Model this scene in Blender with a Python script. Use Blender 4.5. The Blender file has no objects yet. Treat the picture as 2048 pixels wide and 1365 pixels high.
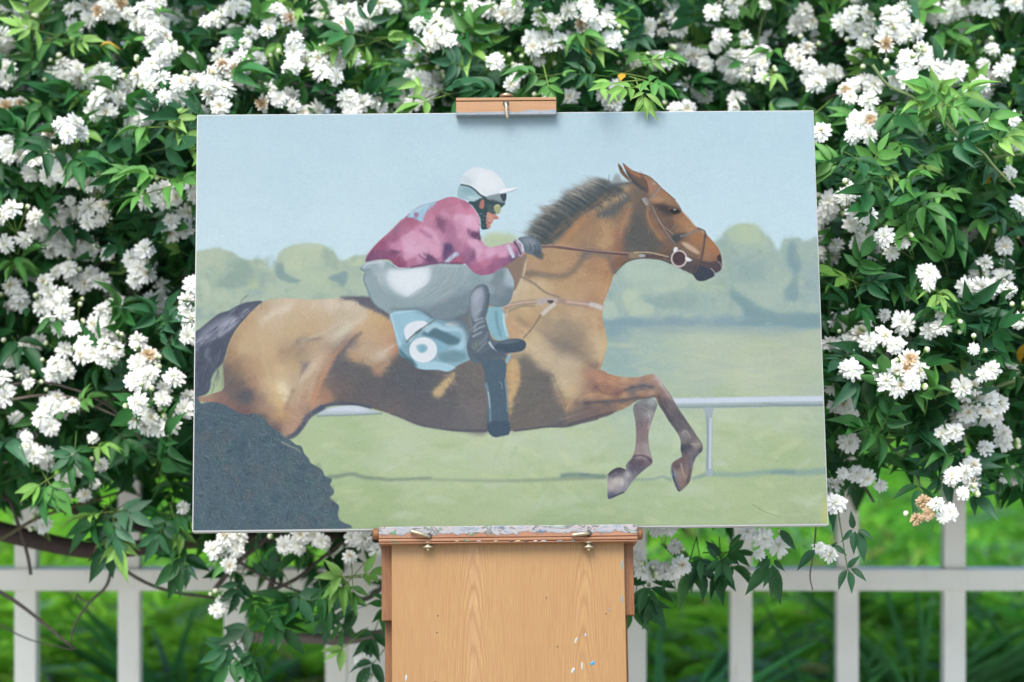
import bpy, bmesh, math, random
import numpy as np
from mathutils import Vector, Matrix

# ---------------------------------------------------------------- camera, light, exposure
SC = bpy.context.scene
C = SC.collection
CAM_Z = 1.15
FPX = 85/36*2048
def at(px, py, Y):
    """point at distance Y whose sketch coordinates are px, py"""
    return Vector(((px-1024)/FPX*Y, Y, CAM_Z-(py-682.5)/FPX*Y))

cd = bpy.data.cameras.new('camera'); cam = bpy.data.objects.new('camera', cd); C.objects.link(cam)
cam.location = (0, 0, CAM_Z); cam.rotation_euler = (math.radians(90), 0, 0)
cd.lens = 85; cd.sensor_width = 36; cd.clip_end = 500; cd.clip_start = .05
cd.dof.use_dof = True; cd.dof.focus_distance = 3.53; cd.dof.aperture_fstop = 2.8; cd.dof.aperture_blades = 8
SC.camera = cam

SUN_EL, SUN_AZ = math.radians(56), math.radians(200)   # azimuth from +Y, clockwise: behind and left of the camera
w = bpy.data.worlds.new('World'); SC.world = w; w.use_nodes = True
nt = w.node_tree; nt.nodes.clear()
sky = nt.nodes.new('ShaderNodeTexSky'); sky.sky_type = 'NISHITA'; sky.sun_disc = False
sky.sun_elevation = SUN_EL; sky.sun_rotation = SUN_AZ; sky.air_density = 1.0; sky.dust_density = 2.5; sky.ozone_density = 1.0
bg = nt.nodes.new('ShaderNodeBackground'); bg.inputs[1].default_value = .15
wo = nt.nodes.new('ShaderNodeOutputWorld')
nt.links.new(sky.outputs[0], bg.inputs[0]); nt.links.new(bg.outputs[0], wo.inputs[0])
sd = bpy.data.lights.new('sun', 'SUN'); sd.energy = 1.9; sd.angle = math.radians(36); sd.color = (1, .965, .925)
sun = bpy.data.objects.new('sun', sd); C.objects.link(sun)
sdir = Vector((math.sin(SUN_AZ)*math.cos(SUN_EL), math.cos(SUN_AZ)*math.cos(SUN_EL), math.sin(SUN_EL)))
sun.rotation_euler = sdir.to_track_quat('Z', 'Y').to_euler(); sun.location = (-2, -3, 6)
SC.view_settings.view_transform = 'Standard'; SC.view_settings.look = 'None'
SC.view_settings.exposure = 1.13; SC.view_settings.gamma = 1

rng = np.random.default_rng(11)
random.seed(5)

# ---------------------------------------------------------------- helpers
def tag(o, label=None, cat=None, group=None, kind=None):
    if label: o['label'] = label
    if cat: o['category'] = cat
    if group: o['group'] = group
    if kind: o['kind'] = kind
    return o

def empty(name, mat=None):
    o = bpy.data.objects.new(name, None); C.objects.link(o); o.empty_display_size = .1
    if mat is not None: o.matrix_world = mat
    return o

def link(name, me, mat, parent=None):
    o = bpy.data.objects.new(name, me); C.objects.link(o)
    if mat is not None: me.materials.append(mat)
    if parent is not None: o.parent = parent
    return o

def npmesh(name, V, Q, col=None, smooth=True):
    V = np.asarray(V, np.float32).reshape(-1, 3); Q = np.asarray(Q, np.int32).reshape(-1, 4)
    me = bpy.data.meshes.new(name)
    me.vertices.add(len(V)); me.vertices.foreach_set('co', V.ravel())
    me.loops.add(Q.size); me.loops.foreach_set('vertex_index', Q.ravel())
    me.polygons.add(len(Q)); me.polygons.foreach_set('loop_start', np.arange(0, Q.size, 4, dtype=np.int32))
    me.polygons.foreach_set('loop_total', np.full(len(Q), 4, np.int32))
    if smooth: me.polygons.foreach_set('use_smooth', np.ones(len(Q), bool))
    if col is not None:
        a = me.color_attributes.new('tint', 'FLOAT_COLOR', 'POINT')
        c = np.ones((len(V), 4), np.float32); c[:, :3] = col
        a.data.foreach_set('color', c.ravel())
    me.update(calc_edges=True); me.validate()
    return me

class Acc:
    """collects many transformed templates into one mesh"""
    def __init__(s): s.V = []; s.Q = []; s.C = []; s.n = 0
    def add(s, V, Q, col):
        V = np.asarray(V, np.float32).reshape(-1, 3)
        s.V.append(V); s.Q.append(np.asarray(Q, np.int32).reshape(-1, 4)+s.n)
        s.C.append(np.broadcast_to(np.asarray(col, np.float32), (len(V), 3))); s.n += len(V)
    def many(s, T, TQ, R, P, S, col, tcol=None):
        """T (v,3) template, R (n,3,3), P (n,3), S (n,) or (n,3), col (n,3)"""
        n = len(P); v = len(T)
        if n == 0: return
        S = np.asarray(S, float)
        if S.ndim == 1: S = S[:, None].repeat(3, 1)
        W = np.einsum('nij,nvj->nvi', R, T[None]*S[:, None, :])+P[:, None]
        q = TQ[None]+np.arange(n)[:, None, None]*v
        c = np.repeat(col[:, None], v, 1)
        if tcol is not None: c = c*tcol[None]
        s.V.append(W.reshape(-1, 3).astype(np.float32)); s.Q.append(q.reshape(-1, 4).astype(np.int32)+s.n)
        s.C.append(c.reshape(-1, 3).astype(np.float32)); s.n += n*v
    def mesh(s, name, smooth=True):
        return npmesh(name, np.concatenate(s.V), np.concatenate(s.Q), np.concatenate(s.C), smooth)

def tube(acc, pts, r, col, sides=6):
    """tapered tube through pts with radii r"""
    P = np.asarray([tuple(p) for p in pts], float)
    # refine
    if len(P) > 2:
        e = np.vstack([2*P[0]-P[1], P, 2*P[-1]-P[-2]]); out = []; ro = []
        r = np.asarray(r, float)
        for i in range(len(P)-1):
            a, b, c, d = e[i], e[i+1], e[i+2], e[i+3]
            for t in (0, .25, .5, .75):
                out.append(.5*((2*b)+(-a+c)*t+(2*a-5*b+4*c-d)*t*t+(-a+3*b-3*c+d)*t**3)); ro.append(r[i]*(1-t)+r[i+1]*t)
        out.append(P[-1]); ro.append(r[-1]); P = np.array(out); r = np.array(ro)
    r = np.asarray(r, float)
    T = np.gradient(P, axis=0); T /= np.linalg.norm(T, axis=1)[:, None]+1e-9
    up = np.array([.13, .2, 1.]) if abs(T[0][2]) < .9 else np.array([1, .1, 0.])
    A = np.cross(T, up); A /= np.linalg.norm(A, axis=1)[:, None]; B = np.cross(T, A)
    th = np.linspace(0, 2*np.pi, sides, endpoint=False)
    V = P[:, None]+r[:, None, None]*(A[:, None]*np.cos(th)[None, :, None]+B[:, None]*np.sin(th)[None, :, None])
    n = len(P); Q = []
    for i in range(n-1):
        for j in range(sides):
            k = (j+1) % sides
            Q.append((i*sides+j, i*sides+k, (i+1)*sides+k, (i+1)*sides+j))
    V = V.reshape(-1, 3)
    c0, c1 = len(V), len(V)+1
    V = np.vstack([V, P[0], P[-1]])
    for j in range(0, sides, 2):
        Q.append((c0, (j+2) % sides, (j+1) % sides, j))
        o = (n-1)*sides; Q.append((c1, o+j, o+(j+1) % sides, o+(j+2) % sides))
    acc.add(V, Q, col)

def boxmesh(name, boxes, bevel=.001):
    """boxes: list of (x0,x1,y0,y1,z0,z1) bevelled and joined into one mesh"""
    bm = bmesh.new()
    for b in boxes:
        x0, x1, y0, y1, z0, z1 = b
        g = bmesh.ops.create_cube(bm, size=1)
        for v in g['verts']:
            v.co = Vector((x0 if v.co.x < 0 else x1, y0 if v.co.y < 0 else y1, z0 if v.co.z < 0 else z1))
        if bevel:
            es = list({e for v in g['verts'] for e in v.link_edges})
            bmesh.ops.bevel(bm, geom=es, offset=bevel, segments=2, affect='EDGES', profile=.5)
    me = bpy.data.meshes.new(name); bm.to_mesh(me); bm.free()
    return me

def lathe(name, prof, axis='Z', sides=20, origin=(0, 0, 0)):
    """prof: list of (radius, height)"""
    bm = bmesh.new(); rings = []
    for r, h in prof:
        ring = []
        for i in range(sides):
            a = 2*math.pi*i/sides
            p = Vector((r*math.cos(a), r*math.sin(a), h))
            if axis == 'Y': p = Vector((p.x, -p.z, p.y))
            if axis == 'X': p = Vector((p.z, p.x, p.y))
            ring.append(bm.verts.new(p+Vector(origin)))
        rings.append(ring)
    for a, b in zip(rings, rings[1:]):
        for i in range(sides): bm.faces.new((a[i], a[(i+1) % sides], b[(i+1) % sides], b[i]))
    bm.faces.new(list(reversed(rings[0]))); bm.faces.new(rings[-1])
    bmesh.ops.recalc_face_normals(bm, faces=bm.faces)
    me = bpy.data.meshes.new(name); bm.to_mesh(me); bm.free()
    return me

# ---------------------------------------------------------------- materials
class N:
    """small wrapper for building node materials"""
    def __init__(s, name):
        s.m = bpy.data.materials.new(name); s.m.use_nodes = True; s.t = s.m.node_tree; s.t.nodes.clear()
        s.out = s.n('ShaderNodeOutputMaterial')
    def n(s, t, **k):
        x = s.t.nodes.new(t)
        for a, b in k.items(): setattr(x, a, b)
        return x
    def l(s, a, b): s.t.links.new(a, b)
    def inp(s, node, **k):
        for a, b in k.items():
            i = node.inputs[a.replace('_', ' ')]
            if isinstance(b, bpy.types.NodeSocket): s.l(b, i)
            else: i.default_value = b
        return node
    def math(s, op, a, b=None, c=None):
        x = s.n('ShaderNodeMath', operation=op)
        for i, v in enumerate((a, b, c)):
            if v is None: continue
            if isinstance(v, (int, float)): x.inputs[i].default_value = v
            else: s.l(v, x.inputs[i])
        return x.outputs[0]
    def noise(s, vec, scale, detail=4, rough=.55, dist=0):
        x = s.n('ShaderNodeTexNoise'); s.l(vec, x.inputs['Vector'])
        x.inputs['Scale'].default_value = scale; x.inputs['Detail'].default_value = detail
        x.inputs['Roughness'].default_value = rough; x.inputs['Distortion'].default_value = dist
        return x.outputs['Fac']
    def mapping(s, vec, scale=(1, 1, 1), loc=(0, 0, 0)):
        x = s.n('ShaderNodeMapping'); s.l(vec, x.inputs[0]); x.inputs['Scale'].default_value = scale
        x.inputs['Location'].default_value = loc
        return x.outputs[0]
    def ramp(s, fac, stops):
        x = s.n('ShaderNodeValToRGB'); s.l(fac, x.inputs[0]); cr = x.color_ramp
        while len(cr.elements) < len(stops): cr.elements.new(.5)
        for e, (p, c) in zip(cr.elements, stops):
            e.position = p; e.color = (*c, 1) if len(c) == 3 else c
        return x.outputs[0]
    def mix(s, fac, a, b, blend='MIX'):
        x = s.n('ShaderNodeMix', data_type='RGBA', blend_type=blend)
        for i, v in ((0, fac), (6, a), (7, b)):
            if isinstance(v, (int, float)): x.inputs[i].default_value = v
            elif isinstance(v, tuple): x.inputs[i].default_value = (*v, 1)
            else: s.l(v, x.inputs[i])
        return x.outputs[2]
    def bsdf(s, col, rough=.5, bump=None, strength=.3, dist=.002, metal=0, spec=.5):
        b = s.n('ShaderNodeBsdfPrincipled')
        if isinstance(col, tuple): b.inputs['Base Color'].default_value = (*col, 1)
        else: s.l(col, b.inputs['Base Color'])
        if isinstance(rough, (int, float)): b.inputs['Roughness'].default_value = rough
        else: s.l(rough, b.inputs['Roughness'])
        b.inputs['Metallic'].default_value = metal; b.inputs['Specular IOR Level'].default_value = spec
        if bump is not None:
            x = s.n('ShaderNodeBump'); s.l(bump, x.inputs['Height']); x.inputs['Strength'].default_value = strength
            x.inputs['Distance'].default_value = dist; s.l(x.outputs[0], b.inputs['Normal'])
        return b
    def done(s, b):
        s.l(b.outputs[0], s.out.inputs[0]); return s.m

def lin(r, g, b):
    f = lambda c: (c/255/12.92) if c/255 <= .04045 else ((c/255+.055)/1.055)**2.4
    return (f(r), f(g), f(b))

EASEL = .425
def wl(r, g, b): return tuple(c*EASEL for c in lin(r, g, b))

def mat_leaf(name, rough=.5, trans=.22, spec=.3):
    k = N(name); a = k.n('ShaderNodeVertexColor', layer_name='tint')
    tc = k.n('ShaderNodeTexCoord').outputs['Object']
    nz = k.noise(tc, 60, 3)
    v = k.math('MULTIPLY_ADD', nz, .7, .65)
    hs = k.n('ShaderNodeHueSaturation'); k.l(a.outputs[0], hs.inputs['Color']); k.l(v, hs.inputs['Value'])
    b = k.bsdf(hs.outputs[0], rough, k.noise(tc, 220, 2), .25, .001, spec=spec)
    tr = k.n('ShaderNodeBsdfTranslucent')
    y = k.mix(.35, hs.outputs[0], (.12, .40, .05), 'MIX'); k.l(hs.outputs[0], tr.inputs[0])
    k.l(y, tr.inputs[0])
    ms = k.n('ShaderNodeMixShader'); ms.inputs[0].default_value = trans
    k.l(b.outputs[0], ms.inputs[1]); k.l(tr.outputs[0], ms.inputs[2]); k.l(ms.outputs[0], k.out.inputs[0])
    return k.m

def mat_petal():
    k = N('petal'); a = k.n('ShaderNodeVertexColor', layer_name='tint')
    b = k.bsdf(a.outputs[0], .6, spec=.25)
    tr = k.n('ShaderNodeBsdfTranslucent'); k.l(a.outputs[0], tr.inputs[0])
    ms = k.n('ShaderNodeMixShader'); ms.inputs[0].default_value = .3
    k.l(b.outputs[0], ms.inputs[1]); k.l(tr.outputs[0], ms.inputs[2]); k.l(ms.outputs[0], k.out.inputs[0])
    return k.m

def mat_bark():
    k = N('bark'); a = k.n('ShaderNodeVertexColor', layer_name='tint')
    tc = k.n('ShaderNodeTexCoord').outputs['Object']; nz = k.noise(k.mapping(tc, (1, 1, 1)), 70, 5, .65)
    c = k.mix(nz, a.outputs[0], (.30, .26, .21), 'MULTIPLY')
    c = k.mix(k.math('MULTIPLY', nz, .6), a.outputs[0], c)
    return k.done(k.bsdf(c, .85, nz, .7, .004))

def mat_white_paint():
    k = N('fence_paint'); tc = k.n('ShaderNodeTexCoord').outputs['Object']
    n1 = k.noise(tc, 5, 5, .6); n2 = k.noise(k.mapping(tc, (30, 30, 3)), 3, 4, .6)
    c = k.ramp(n1, [(.25, (.72, .71, .645)), (.55, (.81, .80, .735)), (.8, (.84, .83, .77))])
    c = k.mix(k.math('MULTIPLY', k.ramp(n2, [(.58, (0, 0, 0)), (.75, (1, 1, 1))]), .3), c, (.36, .37, .30))
    return k.done(k.bsdf(c, .5, n2, .25, .002))

def mat_board():
    k = N('ply_board'); tc = k.n('ShaderNodeTexCoord').outputs['Object']
    sp = k.n('ShaderNodeSeparateXYZ'); wob = k.noise(k.mapping(tc, (9, 1, 2.2)), 1, 3, .5)
    k.l(tc, sp.inputs[0]); X, Z = sp.outputs[0], sp.outputs[2]
    Xw = k.math('MULTIPLY_ADD', k.math('SUBTRACT', wob, .5), .034, X)
    def arch(x0, K, z0):
        d = k.math('SUBTRACT', Xw, x0); d2 = k.math('MULTIPLY', k.math('MULTIPLY', d, d), K)
        return k.math('ADD', d2, z0)
    m = k.math('SMOOTH_MIN', arch(-.052, 300, 0), arch(.104, 360, .06), .05)
    fn = k.noise(k.mapping(tc, (14, 1, 3)), 2, 3, .5)
    v = k.math('ADD', k.math('ADD', m, Z), k.math('MULTIPLY', fn, .13))
    ring = k.math('SINE', k.math('MULTIPLY', v, 150))
    ring = k.math('MULTIPLY_ADD', ring, .5, .5); ring = k.math('POWER', ring, 2.2)
    ring2 = k.math('MULTIPLY_ADD', k.math('SINE', k.math('MULTIPLY', v, 47)), .5, .5)
    pore = k.noise(k.mapping(tc, (700, 1, 22)), 1, 4, .7)
    pr = k.ramp(pore, [(.38, (0, 0, 0)), (.62, (1, 1, 1))])
    blot = k.noise(k.mapping(tc, (6, 1, 3)), 1.5, 4, .6)
    c = k.ramp(blot, [(.3, wl(206, 157, 84)), (.7, wl(222, 178, 100))])
    inner = k.ramp(m, [(.0, (1, 1, 1)), (.05, (0, 0, 0))])
    c = k.mix(k.math('MULTIPLY', inner, .5), c, wl(234, 190, 132))
    c = k.mix(k.math('MULTIPLY', ring, .75), c, wl(178, 122, 62))
    c = k.mix(k.math('MULTIPLY', ring2, .22), c, wl(232, 188, 128))
    c = k.mix(k.math('MULTIPLY', pr, .7), c, wl(186, 128, 72))
    fl = k.noise(k.mapping(tc, (150, 1, 5)), 1, 3, .6)
    c = k.mix(k.math('MULTIPLY', fl, .25), c, wl(230, 186, 128))
    # the two leaves of veneer meet at a faint upright seam
    seam = k.math('COMPARE', X, .0165, .0009)
    c = k.mix(k.math('MULTIPLY', seam, .12), c, wl(150, 110, 76))
    return k.done(k.bsdf(c, .48, pore, .12, .0006))

def mat_wood(name, c0, c1, axis=(3, 3, 60)):
    k = N(name); tc = k.n('ShaderNodeTexCoord').outputs['Object']
    g = k.noise(k.mapping(tc, axis), 8, 5, .65); g2 = k.noise(tc, 14, 3)
    c = k.ramp(g, [(.3, c0), (.7, c1)]); c = k.mix(k.math('MULTIPLY', g2, .3), c, tuple(x*.6 for x in c0))
    return k.done(k.bsdf(c, .55, g, .3, .0008))

def mat_painty(name, base0, base1, zedge, soft, up=True, mono=0.0):
    """bare wood whose edge is crusted with studio paint"""
    k = N(name); tc = k.n('ShaderNodeTexCoord').outputs['Object']
    sp = k.n('ShaderNodeSeparateXYZ'); k.l(tc, sp.inputs[0])
    g = k.noise(k.mapping(tc, (6, 60, 260)), 1.6, 5, .6)
    wood = k.ramp(g, [(.3, base0), (.7, base1)])
    wood = k.mix(k.math('MULTIPLY', k.noise(tc, 40, 3), .35), wood, tuple(x*.62 for x in base0))
    n1 = k.noise(tc, 30, 6, .72, .6); n2 = k.noise(k.mapping(tc, (1, 1, 2.6), (3, 1, 7)), 22, 6, .66, .9)
    crust = k.ramp(n2, [(.30, wl(70, 80, 90)), (.40, wl(128, 140, 152)), (.47, wl(190, 198, 206)), (.53, wl(214, 200, 194)), (.57, wl(96, 108, 112)), (.61, wl(164, 180, 160)),
                        (.66, wl(210, 214, 216)), (.75, wl(90, 98, 110))])
    crust = k.mix(mono, crust, wl(168, 182, 190))
    h = k.math('MULTIPLY', k.math('SUBTRACT', sp.outputs[2], zedge), (1 if up else -1)/soft)
    f = k.math('ADD', h, k.math('MULTIPLY', k.math('SUBTRACT', n1, .5), 3.2))
    f = k.ramp(f, [(.42, (0, 0, 0)), (.56, (1, 1, 1))])
    spot = k.ramp(k.noise(k.mapping(tc, (1, 1, 1), (9, 2, 4)), 60, 2), [(.70, (0, 0, 0)), (.73, (1, 1, 1))])
    c = k.mix(f, wood, crust); c = k.mix(k.math('MULTIPLY', spot, .8), c, wl(120, 160, 118))
    hgt = k.math('ADD', k.math('MULTIPLY', f, k.math('ADD', n2, .5)), k.math('MULTIPLY', g, .2))
    return k.done(k.bsdf(c, .55, hgt, .6, .0015))

def mat_metal(name, c):
    k = N(name); tc = k.n('ShaderNodeTexCoord').outputs['Object']; n = k.noise(tc, 260, 4, .6)
    col = k.ramp(n, [(.3, tuple(x*.55 for x in c)), (.7, c)])
    return k.done(k.bsdf(col, k.math('MULTIPLY_ADD', n, .3, .25), n, .3, .0004, metal=.85))

def mat_plain(name, c, rough=.6, scale=30, amt=.25):
    k = N(name); tc = k.n('ShaderNodeTexCoord').outputs['Object']; n = k.noise(tc, scale, 4)
    return k.done(k.bsdf(k.mix(k.math('MULTIPLY', n, amt), c, tuple(x*.5 for x in c)), rough, n, .2, .001))

def mat_canvas():
    k = N('oil_paint'); a = k.n('ShaderNodeVertexColor', layer_name='tint')
    tc = k.n('ShaderNodeTexCoord').outputs['Object']; sp = k.n('ShaderNodeSeparateXYZ'); k.l(tc, sp.inputs[0])
    wx = k.math('SINE', k.math('MULTIPLY', sp.outputs[0], 4200)); wz = k.math('SINE', k.math('MULTIPLY', sp.outputs[2], 4200))
    weave = k.math('MULTIPLY', wx, wz)
    st = k.noise(k.mapping(tc, (60, 1, 34)), 2.4, 5, .65, .8)
    h = k.math('MULTIPLY_ADD', weave, .2, st)
    return k.done(k.bsdf(a.outputs[0], k.math('MULTIPLY_ADD', st, .25, .42), h, .85, .0009, spec=.2))

def mat_lawn():
    k = N('lawn_soil'); tc = k.n('ShaderNodeTexCoord').outputs['Object']
    n = k.noise(tc, 3, 5); n2 = k.noise(tc, 25, 4)
    c = k.ramp(n, [(.35, (.05, .09, .02)), (.6, (.07, .17, .025))]); c = k.mix(k.math('MULTIPLY', n2, .6), c, (.07, .055, .03))
    return k.done(k.bsdf(c, .9, n2, .8, .03))
# ---------------------------------------------------------------- the painting on the canvas
# The picture is painted shape by shape into an array that becomes the pigment
# colour of the canvas mesh (one colour per vertex).
AW, AH = 1250, 843
_ar = np.random.default_rng(7)

def _homog():
    src = [(395, 232), (1625, 222), (1656, 1049), (387, 1060)]
    dst = [(0, 0), (AW, 0), (AW, AH), (0, AH)]
    A = []; b = []
    for (x, y), (u, v) in zip(src, dst):
        A.append([x, y, 1, 0, 0, 0, -u*x, -u*y]); b.append(u)
        A.append([0, 0, 0, x, y, 1, -v*x, -v*y]); b.append(v)
    h = np.linalg.solve(np.array(A, float), np.array(b, float))
    return np.append(h, 1).reshape(3, 3)
_H = _homog()

def _reg(ox, oy, s):
    def f(*pts):
        p = np.array(pts, float).reshape(-1, 2) / s + (ox, oy)
        q = np.c_[p, np.ones(len(p))] @ _H.T
        return q[:, :2] / q[:, 2:]
    return f
PH = _reg(0, 0, 1.0)                    # sketch sheets, each with its own origin and scale
RA = _reg(700, 300, 5.055); RB = _reg(700, 500, 5.055); RC = _reg(1000, 300, 4.402)
RD = _reg(380, 560, 4.137); RE = _reg(780, 600, 4.452); RF = _reg(1120, 700, 4.403)
RG = _reg(380, 440, 4.267); RH = _reg(1190, 430, 4.267); RI = _reg(1190, 740, 4.135)
RJ = _reg(380, 780, 4.267)

art = np.zeros((AH, AW, 3), np.float32)

def _smooth(p, n=4, closed=True):
    p = np.asarray(p); N = len(p)
    if N < 3: return p
    if closed:
        a, b, c, d = np.roll(p, 1, 0), p, np.roll(p, -1, 0), np.roll(p, -2, 0)
    else:
        e = np.vstack([2*p[0]-p[1], p, 2*p[-1]-p[-2]])
        a, b, c, d = e[:-3], e[1:-2], e[2:-1], e[3:]
    out = []
    for t in np.arange(n)/n:
        out.append(.5*((2*b)+(-a+c)*t+(2*a-5*b+4*c-d)*t*t+(-a+3*b-3*c+d)*t**3))
    q = np.stack(out, 1).reshape(-1, 2)
    if not closed: q = np.vstack([q, p[-1]])
    return q

def _blur(m, s):
    if s <= 0: return m
    r = max(1, int(3*s)); k = np.exp(-.5*(np.arange(-r, r+1)/s)**2); k /= k.sum()
    def c1(a):
        out = np.zeros_like(a)
        P = np.pad(a, ((r, r), (0, 0)) + (((0, 0),) if a.ndim == 3 else ()), mode='edge')
        for i, w in enumerate(k): out += w*P[i:i+a.shape[0]]
        return out
    m = c1(m)
    ax = (1, 0, 2) if m.ndim == 3 else (1, 0)
    return c1(m.transpose(ax)).transpose(ax)

def _mask(p, blur, pad=None):
    pad = int(3*blur+3)
    x0 = max(0, int(p[:, 0].min())-pad); x1 = min(AW, int(p[:, 0].max())+pad+1)
    y0 = max(0, int(p[:, 1].min())-pad); y1 = min(AH, int(p[:, 1].max())+pad+1)
    if x1 <= x0 or y1 <= y0: return None
    h = y1-y0; w = x1-x0
    diff = np.zeros((h, w+1), np.float32)
    ys = np.arange(y0, y1)+.5
    q = np.roll(p, -1, 0)
    acc = np.zeros((h, w), np.float32)
    SS = 2
    for ss in range(SS):
        yy = np.arange(y0, y1)+(ss+.5)/SS
        diff = np.zeros((h, w+2), np.float32)
        for (ax, ay), (bx, by) in zip(p, q):
            if ay == by: continue
            lo, hi = (ay, by) if ay < by else (by, ay)
            k = np.nonzero((yy >= lo) & (yy < hi))[0]
            if len(k) == 0: continue
            xc = ax+(yy[k]-ay)*(bx-ax)/(by-ay)-x0
            xc = np.clip(xc, 0, w); xi = np.floor(xc).astype(int); fr = xc-xi
            sg = 1 if by > ay else -1
            np.add.at(diff, (k, xi), sg*(1-fr)); np.add.at(diff, (k, xi+1), sg*fr)
        acc += np.clip(np.abs(np.cumsum(diff, 1)[:, :w]), 0, 1)
    return x0, y0, x1, y1, _blur(acc/SS, blur)

def _put(mk, col, alpha=1.0):
    if mk is None: return
    x0, y0, x1, y1, m = mk
    a = (m*alpha)[..., None]
    art[y0:y1, x0:x1] = art[y0:y1, x0:x1]*(1-a)+np.asarray(col, np.float32)*a

def poly(p, col, blur=1.0, alpha=1.0, sm=True):
    _put(_mask(_smooth(p) if sm else p, blur), col, alpha)

def line(p, w0, w1, col, blur=.7, alpha=1.0, sm=True):
    p = _smooth(p, 5, False) if sm and len(p) > 2 else np.asarray(p)
    t = np.gradient(p, axis=0); t /= np.linalg.norm(t, axis=1)[:, None]+1e-9
    n = np.c_[-t[:, 1], t[:, 0]]
    s = np.linspace(0, 1, len(p))[:, None]
    w = (w0*(1-s)+w1*s)/2
    _put(_mask(np.vstack([p+n*w, (p-n*w)[::-1]]), blur), col, alpha)

def field(p, samples, blur=1.0, k=3.0, alpha=1.0, soft=8, fade=None):
    """fill a shape with colours blended between sample points"""
    mk = _mask(_smooth(p), blur)
    x0, y0, x1, y1, m = mk
    st = 3
    if fade is not None:
        a, b = fade; d = b-a
        t = ((np.arange(x0, x1)[None]-a[0])*d[0]+(np.arange(y0, y1)[:, None]-a[1])*d[1])/(d@d)
        t = np.clip(t, 0, 1); m = m*t*t*(3-2*t)
    X, Y = np.meshgrid(np.arange(x0, x1+st, st), np.arange(y0, y1+st, st))
    num = np.zeros(X.shape+(3,), np.float32); den = np.zeros(X.shape, np.float32)
    for (sx, sy), c in samples:
        w = 1/((X-sx)**2+(Y-sy)**2+soft**2)**(k/2)
        num += w[..., None]*np.asarray(c, np.float32); den += w
    f = num/den[..., None]
    f = np.repeat(np.repeat(f, st, 0), st, 1)[:y1-y0, :x1-x0]
    f = _blur(f, 2)
    _put((x0, y0, x1, y1, m), f, alpha)

def S(reg, *a):                          # S(reg, x,y,(r,g,b), ...)
    return [(reg(a[i], a[i+1])[0], a[i+2]) for i in range(0, len(a), 3)]

def brush(n, box, lw, ww, ang, aj=.25, cj=5, alpha=.5, mask=None):
    """n dry brush strokes that pick up the colour below and drag it along ang(x,y)"""
    src = _blur(art, 2.0)
    x0, y0, x1, y1 = box
    for i in range(n):
        cx = _ar.uniform(x0, x1); cy = _ar.uniform(y0, y1)
        ix, iy = int(cx), int(cy)
        if not (0 <= ix < AW and 0 <= iy < AH): continue
        if mask is not None and mask[iy, ix] < .5: continue
        a = ang(cx, cy) if callable(ang) else ang
        a += _ar.normal(0, aj)
        L = lw*_ar.uniform(.5, 1.4); W = ww*_ar.uniform(.5, 1.4)
        r = int(L+2)
        X0, X1, Y0, Y1 = max(0, ix-r), min(AW, ix+r+1), max(0, iy-r), min(AH, iy+r+1)
        xs = (np.arange(X0, X1)-cx)[None]; ys = (np.arange(Y0, Y1)-cy)[:, None]
        u = xs*math.cos(a)+ys*math.sin(a); v = -xs*math.sin(a)+ys*math.cos(a)
        v = v+_ar.normal(0, .15)*u*u/L
        br = .65+.35*np.sin(v*2.6+_ar.uniform(0, 6))*np.sin(v*1.1+_ar.uniform(0, 6))
        m = np.clip(1-(u/L)**4, 0, 1)*np.clip(1.3-(v/W)**2*1.3, 0, 1)*br
        if mask is not None: m = m*mask[Y0:Y1, X0:X1]
        c = src[iy, ix]+_ar.normal(0, cj)+_ar.normal(0, cj*.3, 3)
        m = (np.clip(m, 0, 1)*alpha)[..., None]
        art[Y0:Y1, X0:X1] = art[Y0:Y1, X0:X1]*(1-m)+c*m

def blot(reg, x, y, rx, ry, col, blur, alpha=1.0, rot=0):
    t = np.linspace(0, 2*math.pi, 14, endpoint=False)
    q = np.c_[np.cos(t)*rx, np.sin(t)*ry]*(1+_ar.uniform(-.13, .13, (14, 1)))
    c, s = math.cos(rot), math.sin(rot)
    if blur >= 5 and reg is not PH: blur *= .5
    q = q @ np.array([[c, s], [-s, c]])
    poly(reg(*(q+(x, y)).ravel()), col, blur, alpha)

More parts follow.
